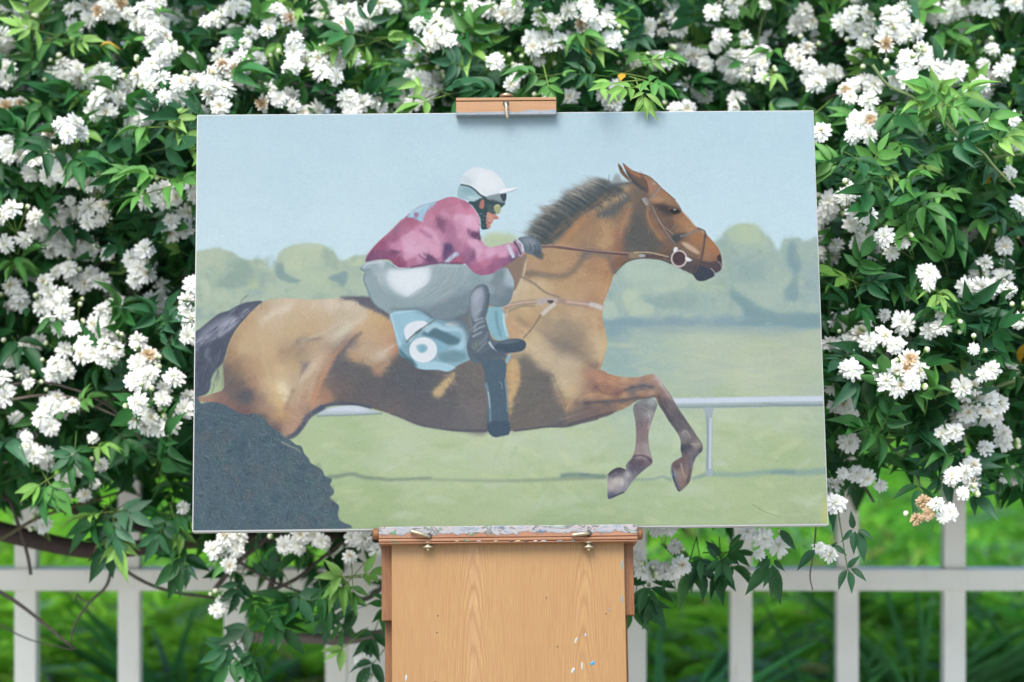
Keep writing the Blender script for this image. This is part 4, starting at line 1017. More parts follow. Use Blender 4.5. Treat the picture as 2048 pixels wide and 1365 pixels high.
    cloth = RB(400, 640, 430, 620, 640, 600, 760, 610, 850, 680, 1000, 660, 1180, 760, 1200, 900, 1180, 1000, 1250, 1080, 1100, 1160,
               1040, 1200, 980, 1230, 880, 1210, 680, 1200, 620, 1120, 510, 1070, 480, 980, 460, 860, 430, 760)
    poly(cloth, (140, 178, 194), 1)
    poly(RB(405, 640, 640, 605, 740, 620, 790, 700, 700, 740, 560, 800, 520, 960, 480, 960, 440, 780), (152, 196, 212), 2, .95)
    line(RB(410, 645, 450, 800, 500, 960), 3, 3, (178, 214, 226), 1.2, .8)
    line(RB(415, 645, 560, 625, 700, 612), 3, 2, (180, 214, 226), 1.2, .8)
    poly(RB(720, 850, 830, 780, 900, 790, 1000, 850, 1100, 900, 1090, 950, 980, 960, 880, 910, 760, 870), (86, 118, 130), 2.5, .95)
    line(RB(760, 830, 850, 765, 950, 800, 1080, 800, 1150, 840, 1150, 920, 1100, 990, 1000, 1030, 880, 1090), 9, 13, (168, 206, 220), 2, .95)
    poly(RB(790, 890, 900, 930, 1000, 990, 900, 1060, 860, 1040, 840, 960), (132, 178, 198), 2, .9)
    poly(RB(880, 1060, 1020, 1010, 1120, 1030, 1180, 1080, 1100, 1130, 920, 1130), (112, 148, 158), 3, .95)
    poly(RB(640, 1110, 760, 1130, 880, 1130, 1000, 1160, 1060, 1190, 980, 1228, 880, 1212, 700, 1200), (166, 206, 220), 1.5, .95)
    poly(RB(540, 960, 620, 950, 640, 1060, 700, 1140, 600, 1070, 530, 1010), (122, 164, 176), 2, .8)
    poly(RB(490, 990, 560, 1060, 640, 1120, 680, 1190, 600, 1140, 510, 1070), (74, 110, 124), 2, .8)
    # white ring shapes on the cloth
    poly(RB(540, 820, 570, 760, 640, 725, 740, 720, 790, 760, 740, 800, 660, 830, 640, 870, 600, 920, 560, 900), (222, 228, 234), 1.2)
    line(RB(560, 940, 640, 860, 720, 800, 820, 730, 860, 700), 4, 2.5, (116, 132, 130), 1, .95)
    line(RB(660, 850, 720, 800), 4, 4, (84, 98, 96), 1.6, .7)
    t = np.linspace(0, 2*math.pi, 16, endpoint=False)
    poly(RB(*np.c_[735+140*np.cos(t), 1012+128*np.sin(t)].ravel()), (224, 230, 234), 1.2)
    poly(RB(665, 975, 700, 955, 760, 960, 780, 990, 760, 1030, 710, 1045, 675, 1010), (146, 184, 198), 1.3, .95)
    poly(RB(700, 980, 750, 975, 750, 1020, 715, 1025), (122, 176, 196), 1.3, .9)
    poly(RB(950, 760, 1020, 720, 1080, 710, 1110, 760, 1040, 775), (198, 212, 214), 1.4, .95)
    # cloth behind the leg
    poly(RB(1370, 600, 1420, 580, 1530, 570, 1550, 720, 1590, 880, 1560, 920, 1470, 910, 1410, 840, 1375, 740), (136, 182, 194), 1.3)
    line(RB(1545, 640, 1555, 760, 1590, 880), 5, 5, (176, 214, 224), 1.3, .9)
    line(RB(1470, 620, 1480, 740, 1520, 880), 6, 4, (106, 146, 158), 2, .8)
    poly(RB(1570, 1150, 1575, 1090, 1620, 1050, 1600, 1120), (134, 186, 208), 1, .9)
    poly(RB(1480, 160, 1640, 80, 1780, 50, 1750, 160, 1700, 330, 1640, 420, 1580, 260), (142, 122, 108), 1.5)
    # ---- breeches
    br_out = RB(95, 190, 160, 130, 250, 106, 350, 113, 430, 156, 480, 192, 600, 185, 750, 170, 900, 150, 1100, 145, 1180, 170, 1260, 220,
                1400, 240, 1560, 180, 1620, 250, 1650, 330, 1640, 440, 1600, 540, 1500, 580, 1400, 560, 1300, 500, 1200, 560, 1160, 640,
                1000, 700, 860, 690, 720, 615, 500, 602, 400, 645, 330, 610, 255, 560, 200, 480, 165, 370, 132, 300, 150, 230)
    field(br_out, S(RB, 180, 150, (164, 178, 184), 300, 125, (196, 204, 212), 250, 160, (150, 166, 172), 380, 150, (140, 160, 164), 160, 220, (124, 146, 152),
                    200, 330, (142, 162, 166), 260, 280, (172, 186, 188), 220, 430, (134, 156, 160), 300, 480, (140, 160, 164), 400, 540, (132, 152, 156),
                    550, 540, (134, 154, 158), 700, 520, (140, 158, 162), 850, 450, (152, 168, 172), 950, 380, (156, 170, 174), 900, 250, (168, 184, 184),
                    1050, 200, (164, 182, 184), 1150, 200, (150, 170, 172), 1150, 320, (140, 158, 164), 1000, 320, (158, 174, 176), 1100, 400, (122, 140, 150),
                    1250, 280, (126, 148, 154), 1380, 270, (142, 164, 170), 1300, 330, (130, 148, 154), 900, 600, (110, 122, 132), 1050, 550, (106, 118, 130),
                    700, 600, (120, 138, 146), 1200, 450, (112, 130, 142), 1100, 640, (100, 114, 126), 1450, 320, (112, 118, 126), 1500, 250, (100, 120, 128),
                    1600, 260, (170, 184, 196), 1620, 320, (164, 178, 192), 1500, 400, (118, 124, 132), 1600, 420, (92, 106, 120), 1450, 480, (98, 114, 126),
                    1400, 400, (132, 148, 156), 1560, 520, (84, 100, 114)), 1, 4.2, soft=4)
    poly(RB(380, 210, 470, 208, 600, 198, 760, 172, 800, 215, 805, 300, 775, 380, 700, 430, 600, 478, 520, 455, 430, 400, 375, 320), (222, 229, 233), 3.5)
    poly(RB(440, 230, 600, 220, 740, 200, 770, 260, 740, 350, 620, 420, 500, 380), (228, 234, 237), 4, .8)
    line(RB(330, 240, 280, 300, 240, 360), 5, 3, (176, 190, 192), 2.5, .8)
    line(RB(420, 156, 480, 196, 600, 190, 760, 168), 3, 2, (112, 132, 140), 1.2, .8)
    line(RB(130, 180, 180, 140, 260, 130, 320, 122), 4, 4, (208, 214, 222), 1.2, .8)
    line(RB(100, 190, 150, 215, 200, 195), 3, 3, (104, 124, 132), 1, .8)
    line(RB(150, 230, 135, 300, 165, 380, 205, 490, 260, 565, 330, 612), 2.5, 3, (100, 124, 134), 1.2, .8)
    line(RB(400, 600, 560, 598, 700, 600, 840, 690), 4, 4, (86, 108, 118), 2, .8)
    line(RB(1180, 320, 1000, 440, 880, 500, 740, 550), 3, 3, (118, 138, 144), 3, .6)
    line(RB(900, 520, 970, 495, 1010, 470), 4, 3, (152, 128, 146), 2.5, .8)
    line(RB(1280, 400, 1160, 470, 1040, 560, 980, 600), 4, 6, (92, 106, 124), 3, .6)
    for i in range(40):
        t_ = _ar.uniform(0, 1); line(RB(820+t_*300, 260+t_*40+_ar.normal(0, 50), 700+t_*200, 400+_ar.normal(0, 40), 600+t_*160, 500+_ar.normal(0, 20)), 2, 1, [(176, 190, 192), (124, 146, 152)][i % 2], 1.4, .3)
    poly(RB(640, 612, 780, 585, 930, 540, 1080, 480, 1200, 460, 1220, 700, 1235, 900, 1190, 980, 1150, 820, 1080, 760, 860, 700, 740, 640), (98, 114, 126), 5, .85)
    for i in range(30):
        x = _ar.uniform(760, 1150); y = _ar.uniform(560, 690)
        line(RB(x, y, x+70, y-34), 3, 1, [(122, 134, 142), (82, 98, 112), (128, 120, 136)][i % 3], 1.5, .4)
    _put(_mask(_smooth(br_out), 1.5), (166, 188, 192), .34)
    poly(RB(370, 210, 470, 208, 600, 196, 760, 174, 830, 215, 830, 300, 790, 370, 710, 430, 610, 480, 500, 450, 420, 398, 360, 300), (216, 226, 231), 7, .6)
    poly(RB(420, 225, 560, 210, 700, 196, 770, 240, 760, 340, 680, 400, 600, 440, 520, 410, 440, 340), (230, 236, 239), 5, .7)
    for i in range(70):
        t_ = i/70; x = 840+t_*330
        line(RB(x, 190+_ar.normal(0, 20), x-50, 330+_ar.normal(0, 20), x-200, 450+_ar.normal(0, 20), x-330, 520), 3.5, 1.5, [(176, 192, 194), (118, 138, 146), (150, 168, 172)][i % 3], 1.6, .28)
    for i in range(36):
        t_ = i/36
        line(RB(170+t_*90, 230+t_*40, 190+t_*110, 360+t_*30, 290+t_*140, 500+t_*10, 450+t_*120, 570), 3, 1.5, [(172, 188, 192), (120, 142, 148)][i % 2], 1.6, .25)
    # boot of the far leg and near leg
    poly(RB(1200, 480, 1240, 400, 1300, 355, 1370, 360, 1400, 430, 1390, 560, 1360, 660, 1370, 720, 1400, 820, 1430, 900, 1480, 920, 1560, 930,
            1600, 1040, 1400, 1100, 1330, 1140, 1240, 1140, 1185, 1060, 1180, 940, 1230, 820, 1220, 720, 1200, 620), (98, 112, 124), 1.2)
    poly(RB(1210, 480, 1250, 420, 1320, 370, 1350, 420, 1350, 520, 1310, 640, 1260, 720, 1215, 640), (150, 160, 172), 3, .95)
    poly(RB(1240, 440, 1290, 400, 1330, 430, 1290, 520, 1250, 560), (170, 178, 190), 3, .8)
    for (a, b, c, d, e, f) in ((1250, 720, 1300, 700, 1370, 690), (1240, 800, 1280, 750, 1350, 720), (1230, 880, 1290, 850, 1330, 830),
                               (1260, 650, 1290, 620, 1330, 600), (1240, 830, 1300, 790, 1360, 770)):
        line(RB(a, b, c, d, e, f), 5, 3, (158, 168, 178), 1.3, .8)
    line(RB(1300, 960, 1360, 900, 1380, 840), 7, 4, (126, 138, 148), 2, .8)
    line(RB(1400, 440, 1380, 600, 1350, 700), 4, 3, (78, 94, 108), 1.5, .8)
    poly(RB(1215, 1000, 1260, 930, 1300, 920, 1290, 980, 1240, 1040), (118, 130, 124), 2, .9)
    line(RB(1225, 1030, 1250, 1050, 1290, 1020, 1380, 930), 1.6, 1.4, (164, 172, 168), .8, .8)
    # stirrup foot
    poly(RB(1450, 980, 1540, 920, 1640, 900, 1740, 910, 1775, 960, 1740, 1020, 1640, 1040, 1540, 1040, 1470, 1020), (74, 90, 104), 1)
    poly(RB(1490, 940, 1600, 905, 1720, 915, 1600, 950), (104, 120, 132), 2, .8)
    line(RB(1400, 930, 1430, 980, 1480, 1030), 5, 2, (178, 196, 208), .9, .95)
    poly(RB(1180, 960, 1240, 1080, 1330, 1140, 1430, 1120, 1560, 1110, 1570, 1040, 1480, 1010, 1400, 1010, 1300, 1050), (88, 102, 114), 2, .85)
    # girth
    girth = RE(815, 560, 900, 530, 1000, 530, 1030, 590, 1020, 720, 1035, 850, 1045, 1000, 1050, 1070, 1060, 1100, 1055, 1195, 990, 1205,
               930, 1222, 870, 1170, 862, 1050, 868, 900, 845, 750, 835, 640)
    poly(girth, (84, 104, 118), 1)
    line(RE(850, 740, 880, 900, 890, 1100), 5, 4, (122, 152, 164), 1.4, .8)
    line(RE(870, 820, 885, 960), 2, 1.6, (190, 200, 206), .8, .7)
    line(RE(1020, 700, 1036, 860, 1040, 1000), 2.4, 2, (128, 160, 172), 1, .8)
    line(RE(965, 730, 990, 750, 990, 790), 2, 2, (146, 160, 170), .9, .7)
    poly(RE(870, 1090, 960, 1080, 1050, 1085, 1055, 1190, 930, 1220, 870, 1168), (72, 90, 106), 1.6, .85)
    # ---- jacket
    jk = RA(155, 1135, 160, 1090, 190, 1040, 255, 965, 320, 900, 390, 842, 450, 780, 520, 712, 600, 642, 700, 572, 800, 545, 900, 512,
            980, 483, 1040, 480, 1100, 495, 1160, 520, 1225, 575, 1275, 640, 1305, 700, 1305, 800, 1310, 890, 1350, 955, 1400, 988, 1500, 972,
            1560, 955, 1640, 945, 1690, 990, 1690, 1080, 1600, 1150, 1500, 1212, 1400, 1262, 1300, 1266, 1230, 1230, 1170, 1170, 1140, 1152,
            1000, 1152, 900, 1150, 750, 1172, 600, 1192, 490, 1192, 430, 1152, 380, 1112, 250, 1115)
    field(jk, S(RA, 200, 1080, (128, 84, 116), 300, 960, (156, 90, 120), 300, 1060, (136, 86, 118), 420, 880, (164, 100, 130), 430, 1100, (148, 88, 118),
                500, 1160, (150, 88, 116), 420, 1030, (140, 86, 116), 430, 980, (196, 130, 162), 470, 990, (206, 140, 172), 520, 800, (182, 116, 144),
                480, 780, (160, 108, 136), 600, 700, (176, 106, 132), 560, 900, (212, 152, 182), 600, 1000, (222, 170, 196), 580, 1060, (214, 152, 182),
                700, 850, (208, 144, 174), 640, 940, (206, 144, 172), 760, 880, (216, 160, 186), 700, 970, (218, 164, 188), 850, 1000, (214, 154, 182),
                880, 1080, (200, 136, 166), 700, 1100, (206, 148, 178), 620, 1130, (180, 116, 146), 800, 700, (196, 132, 156), 850, 600, (190, 120, 146),
                950, 530, (188, 116, 142), 1040, 500, (196, 120, 148), 1000, 600, (192, 124, 150), 1100, 580, (204, 134, 160), 1200, 620, (208, 132, 160),
                1150, 540, (180, 108, 138), 1250, 680, (210, 148, 176), 1200, 700, (220, 166, 192), 1100, 690, (212, 152, 180), 950, 660, (206, 142, 168),
                920, 740, (140, 92, 124), 1000, 800, (172, 112, 144), 1080, 780, (204, 142, 168), 1150, 760, (216, 156, 184), 1250, 780, (214, 150, 180),
                1250, 850, (120, 80, 112), 1130, 870, (208, 148, 174), 1000, 900, (176, 118, 148), 920, 880, (196, 136, 164), 840, 860, (200, 138, 166),
                960, 1000, (112, 82, 118), 960, 1080, (132, 90, 124), 1060, 950, (176, 116, 148), 1150, 970, (190, 126, 156), 1220, 930, (212, 154, 182),
                1150, 1080, (160, 102, 136), 1230, 1060, (140, 94, 128), 1280, 1000, (214, 158, 186), 1350, 1020, (206, 142, 172), 1300, 1080, (206, 144, 174),
                1400, 1050, (216, 160, 190), 1500, 1030, (206, 140, 170), 1550, 1050, (210, 150, 180), 1600, 1000, (190, 122, 156), 1450, 1100, (188, 116, 146),
                1350, 1150, (192, 118, 146), 1280, 1180, (180, 108, 142), 1400, 1200, (160, 98, 132), 1550, 1130, (146, 96, 130), 1630, 1090, (110, 84, 116),
                1300, 1240, (160, 98, 134), 740, 1140, (150, 98, 130)), 1, 5, soft=3)
    jm = np.zeros((AH, AW), np.float32); x0, y0, x1, y1, m = _mask(_smooth(jk), 1.0); jm[y0:y1, x0:x1] = m
    poly(RA(575, 685, 600, 645, 700, 575, 870, 528, 800, 590, 755, 640, 735, 690, 725, 730, 680, 715, 640, 690), (156, 196, 218), 1.3)
    line(RA(600, 650, 700, 600, 790, 560), 7, 5, (182, 212, 226), 2, .7)
    poly(RA(640, 640, 680, 635, 685, 670, 650, 690), (166, 116, 150), 1.4, .9)
    line(RA(165, 1080, 250, 970, 400, 830, 520, 705), 2.4, 1.6, (190, 96, 118), 1, .8)
    poly(RA(870, 670, 960, 700, 940, 800, 900, 780), (132, 90, 120), 4, .6)
    poly(RA(1190, 790, 1210, 840, 1300, 860, 1308, 910, 1220, 870, 1180, 830), (104, 74, 104), 2, .9)
    poly(RA(950, 970, 1000, 940, 1040, 1000, 990, 1050, 930, 1110, 940, 1040), (96, 78, 116), 3, .85)
    poly(RA(730, 1030, 800, 1060, 880, 1120, 870, 1150, 790, 1140, 740, 1080), (104, 74, 106), 2, .9)
    line(RA(690, 1050, 720, 1090, 770, 1120), 4, 3, (120, 80, 112), 1.6, .85)
    line(RA(700, 1045, 730, 1070, 760, 1090), 4, 3, (222, 172, 200), 1.2, .9)
    poly(RA(380, 1050, 450, 1020, 540, 1040, 460, 1050), (112, 74, 104), 2.5, .8)
    poly(RA(940, 1148, 1000, 1080, 1060, 1035, 1095, 1060, 1040, 1100, 1000, 1145), (188, 202, 220), 1.3, .95)
    poly(RA(1000, 1145, 1050, 1100, 1110, 1080, 1150, 1150), (178, 98, 122), 1.5, .9)
    line(RA(600, 1188, 760, 1165, 900, 1148, 1140, 1150), 4, 4, (104, 78, 104), 1.5, .8)
    line(RA(1580, 960, 1620, 1030, 1650, 1095), 8, 7, (206, 214, 230), 1.1, .95)
    poly(RA(1640, 930, 1680, 910, 1740, 960, 1750, 1040, 1720, 1090, 1680, 1010), (176, 138, 166), 1, .9)
    line(RA(1650, 930, 1690, 990, 1720, 1060), 4, 4, (84, 84, 98), 1, .9)
    line(RA(1690, 910, 1740, 950, 1750, 1030), 8, 7, (208, 222, 230), 1.1, .95)
    line(RA(1270, 1000, 1230, 1060, 1190, 1120), 5, 4, (130, 88, 124), 3, .7)
    line(RA(1050, 690, 1180, 680, 1280, 700), 6, 5, (230, 186, 208), 3, .7)
    line(RA(900, 780, 860, 900, 940, 960), 5, 4, (222, 170, 196), 4, .5)
    brush(900, (330, 170, 700, 380), 10, 3, -.8, .7, 6, .45, jm)
    # ---- glove
    poly(RA(1690, 900, 1760, 880, 1840, 885, 1900, 930, 1930, 980, 1925, 1040, 1900, 1090, 1820, 1060, 1760, 1040, 1740, 960), (104, 118, 128), 1.2)
    poly(RA(1720, 905, 1800, 890, 1870, 930, 1840, 980, 1770, 960), (140, 152, 162), 3, .8)
    poly(RA(1840, 1040, 1900, 1010, 1950, 1060, 1940, 1110, 1900, 1100), (88, 94, 98), 2, .8)
    for (a, b) in ((1800, 980), (1850, 1000), (1890, 1010)): line(RA(a, b-40, a+20, b, a+10, b+50), 2, 2, (76, 90, 102), 1, .7)
    # ---- head: neck, balaclava, face, goggles, helmet
    poly(RA(1190, 530, 1320, 480, 1480, 510, 1560, 540, 1500, 600, 1400, 620, 1390, 740, 1400, 790, 1370, 806, 1320, 800, 1310, 700, 1280, 640, 1230, 570), (64, 86, 90), 1)
    poly(RA(1300, 560, 1320, 510, 1345, 505, 1350, 560, 1335, 600, 1305, 590), (182, 122, 110), 1, .95)
    poly(RA(1385, 630, 1440, 640, 1490, 680, 1495, 700, 1450, 705, 1430, 740, 1410, 760, 1415, 780, 1385, 800, 1370, 750, 1370, 680), (200, 142, 128), .9)
    line(RA(1400, 660, 1420, 700, 1395, 730), 5, 3, (214, 164, 146), 1.5, .7)
    line(RA(1450, 690, 1480, 700), 3, 2, (176, 100, 92), .9, .8)
    line(RA(1385, 738, 1412, 745), 2.2, 2, (140, 82, 84), .8, .8)
    poly(RA(1380, 560, 1440, 560, 1480, 640, 1430, 650, 1385, 620), (80, 96, 96), 1, .95)
    poly(RA(1445, 590, 1460, 560, 1500, 555, 1518, 590, 1505, 640, 1470, 645), (170, 174, 128), .9)
    line(RA(1460, 570, 1500, 565), 2.4, 2, (206, 206, 160), 1, .7)
    for i in range(26):
        x, y = _ar.uniform(1290, 1380), _ar.uniform(610, 790)
        line(RA(x, y, x+8, y+10), 1.6, 1, [(90, 120, 122), (150, 166, 170), (46, 66, 70)][i % 3], .6, .7)
    poly(RA(1080, 480, 1080, 420, 1095, 370, 1120, 350, 1200, 370, 1260, 420, 1330, 480, 1290, 500, 1240, 525, 1170, 510, 1110, 492), (156, 190, 198), 1)
    poly(RA(1120, 400, 1200, 380, 1260, 430, 1200, 450, 1140, 440), (132, 172, 180), 3, .7)
    poly(RA(1170, 480, 1260, 470, 1300, 490, 1230, 515), (190, 214, 218), 2, .8)
    poly(RA(1120, 350, 1115, 310, 1135, 260, 1170, 220, 1220, 190, 1270, 180, 1340, 190, 1420, 215, 1480, 255, 1530, 310, 1560, 360, 1590, 395,
            1660, 388, 1670, 398, 1600, 425, 1540, 440, 1450, 455, 1360, 475, 1310, 465, 1250, 410, 1190, 370), (222, 230, 234), 1)
    poly(RA(1120, 300, 1150, 260, 1230, 310, 1220, 360, 1130, 345), (196, 212, 218), 4, .8)
    poly(RA(1300, 220, 1400, 230, 1480, 290, 1500, 380, 1400, 420, 1300, 400, 1270, 300), (232, 237, 239), 5, .9)
    line(RA(1110, 355, 1190, 370, 1250, 405, 1310, 460, 1370, 490), 3, 4, (72, 94, 98), .9, .95)
    poly(RA(1370, 480, 1440, 455, 1545, 440, 1568, 450, 1565, 510, 1550, 550, 1500, 535, 1440, 520, 1390, 505), (134, 150, 154), 1, .95)
    poly(RA(1510, 450, 1568, 442, 1570, 500, 1540, 525), (66, 78, 88), .9, .95)
    line(RA(1420, 510, 1500, 535, 1555, 550), 3, 3, (76, 90, 96), .9, .9)
    poly(RA(1530, 400, 1600, 392, 1665, 384, 1680, 394, 1620, 420, 1545, 442, 1500, 440), (238, 242, 244), .8)
    line(RA(1370, 478, 1450, 460, 1560, 438, 1640, 414, 1680, 396), 2.4, 1.6, (160, 176, 184), .8, .85)
    # jacket folds with crisp edges
    for p_, c_, b_ in (((550, 880, 620, 820, 700, 850, 760, 830, 740, 900, 650, 960, 560, 960, 530, 920), (218, 164, 190), 1.6),
                       ((520, 940, 620, 900, 680, 960, 760, 1000, 780, 1060, 700, 1050, 620, 1080, 560, 1050), (220, 168, 194), 1.8),
                       ((720, 800, 800, 790, 860, 850, 900, 930, 860, 930, 800, 880), (224, 170, 196), 2),
                       ((780, 960, 860, 920, 930, 960, 930, 1040, 880, 1090, 820, 1060), (218, 160, 186), 2),
                       ((860, 670, 930, 740, 960, 830, 930, 850, 890, 780), (138, 88, 120), 2),
                       ((960, 720, 1040, 760, 1060, 860, 1000, 940, 950, 860), (176, 118, 150), 3),
                       ((1150, 700, 1240, 690, 1290, 760, 1280, 830, 1200, 790, 1160, 780), (228, 178, 204), 2),
                       ((1180, 920, 1260, 910, 1310, 960, 1260, 980, 1200, 960), (226, 172, 198), 1.6),
                       ((1260, 990, 1310, 980, 1350, 1020, 1300, 1080, 1270, 1100), (222, 170, 198), 1.8),
                       ((1370, 1000, 1460, 990, 1480, 1040, 1420, 1080, 1360, 1060), (222, 172, 202), 1.6),
                       ((1480, 990, 1560, 975, 1600, 1010, 1560, 1070, 1500, 1090), (218, 164, 194), 1.6),
                       ((1140, 980, 1230, 1010, 1200, 1100, 1160, 1110), (160, 108, 142), 2.2),
                       ((1100, 1060, 1180, 1120, 1240, 1200, 1180, 1160), (136, 94, 128), 2),
                       ((1440, 1110, 1560, 1090, 1620, 1110, 1520, 1180, 1420, 1220), (150, 98, 132), 2.2),
                       ((690, 790, 770, 830, 830, 880, 790, 900, 720, 850), (172, 110, 142), 2)):
        poly(RA(*p_), c_, b_, .6)
    # gloss haze mixed into the picture's colours: greyed, then veiled in grey-blue
    hz = np.array([146, 160, 160.], np.float32)
    lum = art.mean(2, keepdims=True)
    art[:] = lum+(art-lum)*.9
    art[:] = art*.955+hz*.045
    art[:] = np.clip(art+.75*(art-_blur(art, 1.6)), 30, 246)
    # ---- grain of the canvas weave showing through the paint
    g = _ar.normal(0, 1, (AH, AW)).astype(np.float32)
    g = .6*g+.4*_blur(g, .8)*2
    art[:] = art+g[..., None]*3.4
    # primed edge showing at the rim
    return np.clip(art, 0, 255)/255.0
# ---------------------------------------------------------------- the ground
def ground_z(x, y):
    y = np.asarray(y, float)
    t = np.clip((y-4.75)/.7, 0, 1); base = .30*t*t*(3-2*t)
    return base+.092*np.clip(y-5.4, 0, 30)+.02*np.sin(x*2.1+y)*t

def build_ground():
    ys = np.unique(np.concatenate([np.linspace(-40, 4.7, 12), np.linspace(4.7, 12, 60), np.geomspace(12, 240, 20)]))
    xs = np.unique(np.concatenate([np.linspace(-4, 4, 40), np.linspace(-200, -4, 12), np.linspace(4, 200, 12)]))
    X, Y = np.meshgrid(xs, ys); Z = ground_z(X, Y)+rng.normal(0, .004, X.shape)
    V = np.stack([X, Y, Z], -1).reshape(-1, 3); n = len(xs)
    Q = [(i*n+j, i*n+j+1, (i+1)*n+j+1, (i+1)*n+j) for i in range(len(ys)-1) for j in range(n-1)]
    tag(link('lawn', npmesh('lawn', V, Q), mat_lawn()), kind='structure')

def build_bounce_ground():  # unseen pale ground, added to bounce light onto fence, canvas and flowers
    k = N('pale_bounce'); tc = k.n('ShaderNodeTexCoord').outputs['Object']; n = k.noise(tc, 90, 5, .7)
    m = k.done(k.bsdf(k.ramp(n, [(.3, (.34, .33, .30)), (.7, (.56, .55, .51))]), .9, n, .6, .01))
    xs = np.linspace(-9, 9, 37); ys = np.linspace(-12, 4.15, 33); X, Y = np.meshgrid(xs, ys); nx = len(xs)
    V = np.stack([X, Y+np.where(Y > 4.1, .03*np.sin(X*3), 0), np.full(X.shape, .016)+rng.uniform(0, .004, X.shape)], -1)
    Q = [(i*nx+j, i*nx+j+1, (i+1)*nx+j+1, (i+1)*nx+j) for i in range(len(ys)-1) for j in range(nx-1)]
    tag(link('unseen_bounce_ground', npmesh('unseen_bounce_ground', V, Q), m), kind='structure')

def rot_from(d, nrm):
    """(n,3) axis directions (local +Y) and rough normals (local +Z) -> (n,3,3)"""
    d = d/np.linalg.norm(d, axis=1)[:, None]
    x = np.cross(d, nrm); x /= np.linalg.norm(x, axis=1)[:, None]+1e-9
    z = np.cross(x, d)
    return np.stack([x, d, z], 2)

def strap_template(rows=7, bend=.5, fold=.15):
    V = []; 
    for i in range(rows):
        t = i/(rows-1); w = .5*(1-t**2.2)**.8*(.75+.5*t*(1-t)*2)+.004
        y = t; z = -bend*t*t
        V += [(-w, y, z+fold*w), (0, y, z), (w, y, z+fold*w)]
    Q = [(3*i+j, 3*i+j+1, 3*i+j+4, 3*i+j+3) for i in range(rows-1) for j in (0, 1)]
    return np.array(V, float), np.array(Q)

def build_grass():
    A = Acc(); m = mat_leaf('grass_blade', .5, .5, .4)
    T, TQ = strap_template(4, .45, .3)
    T2 = T.copy(); T2[:, 2] *= 2.2
    for (n, y0, y1, L0, L1, W) in ((5000, 5.0, 6.2, .10, .24, .017), (12000, 5.6, 7.4, .07, .17, .013), (15000, 6.4, 9.6, .06, .13, .012), (6000, 9.4, 13, .07, .14, .016)):
        y = rng.uniform(y0, y1, n); x = rng.uniform(-1, 1, n)*(.28*y+.35)
        z = ground_z(x, y)
        # clumps: keep blades where a slow pattern is high
        pat = np.sin(x*7.3+np.sin(y*5.1)*1.7)*np.sin(y*6.1+np.cos(x*4.7)*1.3)
        keep = rng.uniform(-1, 1, n) < pat+.85
        x, y, z, pat = x[keep], y[keep], z[keep], pat[keep]; n = len(x)
        a = rng.uniform(0, 2*np.pi, n); tilt = rng.uniform(.15, 1.0, n)
        d = np.stack([np.cos(a)*np.sin(tilt), np.sin(a)*np.sin(tilt), np.cos(tilt)], 1)
        nr = np.stack([-np.cos(a)*np.cos(tilt), -np.sin(a)*np.cos(tilt), np.sin(tilt)], 1)
        L = rng.uniform(L0, L1, n)*(1+.25*pat)
        S = np.stack([np.full(n, W)*rng.uniform(.7, 1.5, n), L, L], 1)
        g = np.clip(rng.normal(.68, .25, n)-.34*(x/(.25*y)), 0, 1)[:, None]  # blades on the left get a brighter tint, imitating sunlit lawn
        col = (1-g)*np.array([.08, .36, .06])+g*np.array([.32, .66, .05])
        col *= (rng.uniform(.7, 1.2, n)*(.85+.3*np.clip((y-5)/2.5, 0, 1)))[:, None]  # sunlit look in the colour: brighter with distance
        col[rng.uniform(size=n) < .04] = (.34, .30, .12)
        gl = rng.uniform(size=n) < .16; col[gl] = np.array([.20, .36, .24])*rng.uniform(.6, 1.2, (gl.sum(), 1))  # pale grey-green blades imitate glossy highlights by colour
        dk = rng.uniform(size=n) < .07; col[dk] *= .4
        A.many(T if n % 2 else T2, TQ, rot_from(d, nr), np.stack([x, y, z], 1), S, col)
    # low clover-like leaves between the blades
    n = 30000
    y = rng.uniform(5.0, 9.5, n); x = rng.uniform(-1, 1, n)*(.28*y+.3); z = ground_z(x, y)+rng.uniform(.01, .06, n)
    d = rng.normal(0, 1, (n, 3)); d[:, 2] = np.abs(d[:, 2])*.4; nr = rng.normal(0, .4, (n, 3))+(0, 0, 1)
    g = np.clip(rng.normal(.62, .3, n)-.32*(x/(.25*y)), 0, 1)[:, None]  # same sunlit tint towards the left
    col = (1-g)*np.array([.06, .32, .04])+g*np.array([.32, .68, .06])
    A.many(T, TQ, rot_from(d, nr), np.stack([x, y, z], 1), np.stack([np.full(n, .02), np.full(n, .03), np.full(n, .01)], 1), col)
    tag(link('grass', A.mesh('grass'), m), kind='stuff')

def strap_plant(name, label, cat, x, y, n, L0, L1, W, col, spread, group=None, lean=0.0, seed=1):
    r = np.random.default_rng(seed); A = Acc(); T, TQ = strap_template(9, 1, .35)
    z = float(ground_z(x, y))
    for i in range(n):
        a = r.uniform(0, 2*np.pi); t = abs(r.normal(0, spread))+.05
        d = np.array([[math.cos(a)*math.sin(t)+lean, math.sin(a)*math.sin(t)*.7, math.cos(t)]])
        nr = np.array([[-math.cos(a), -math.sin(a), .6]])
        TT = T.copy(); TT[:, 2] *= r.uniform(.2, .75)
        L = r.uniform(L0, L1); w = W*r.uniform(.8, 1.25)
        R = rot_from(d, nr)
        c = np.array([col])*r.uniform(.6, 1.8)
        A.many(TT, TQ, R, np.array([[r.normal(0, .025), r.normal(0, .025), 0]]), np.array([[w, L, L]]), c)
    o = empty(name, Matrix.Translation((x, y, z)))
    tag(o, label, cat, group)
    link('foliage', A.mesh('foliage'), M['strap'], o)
    B = Acc(); tube(B, [(0, 0, -.02), (0, 0, .03), (.005, 0, .08)], [.035, .03, .018], (.12, .2, .06), 8)
    link('crown_base', B.mesh('crown_base'), M['strap'], o)

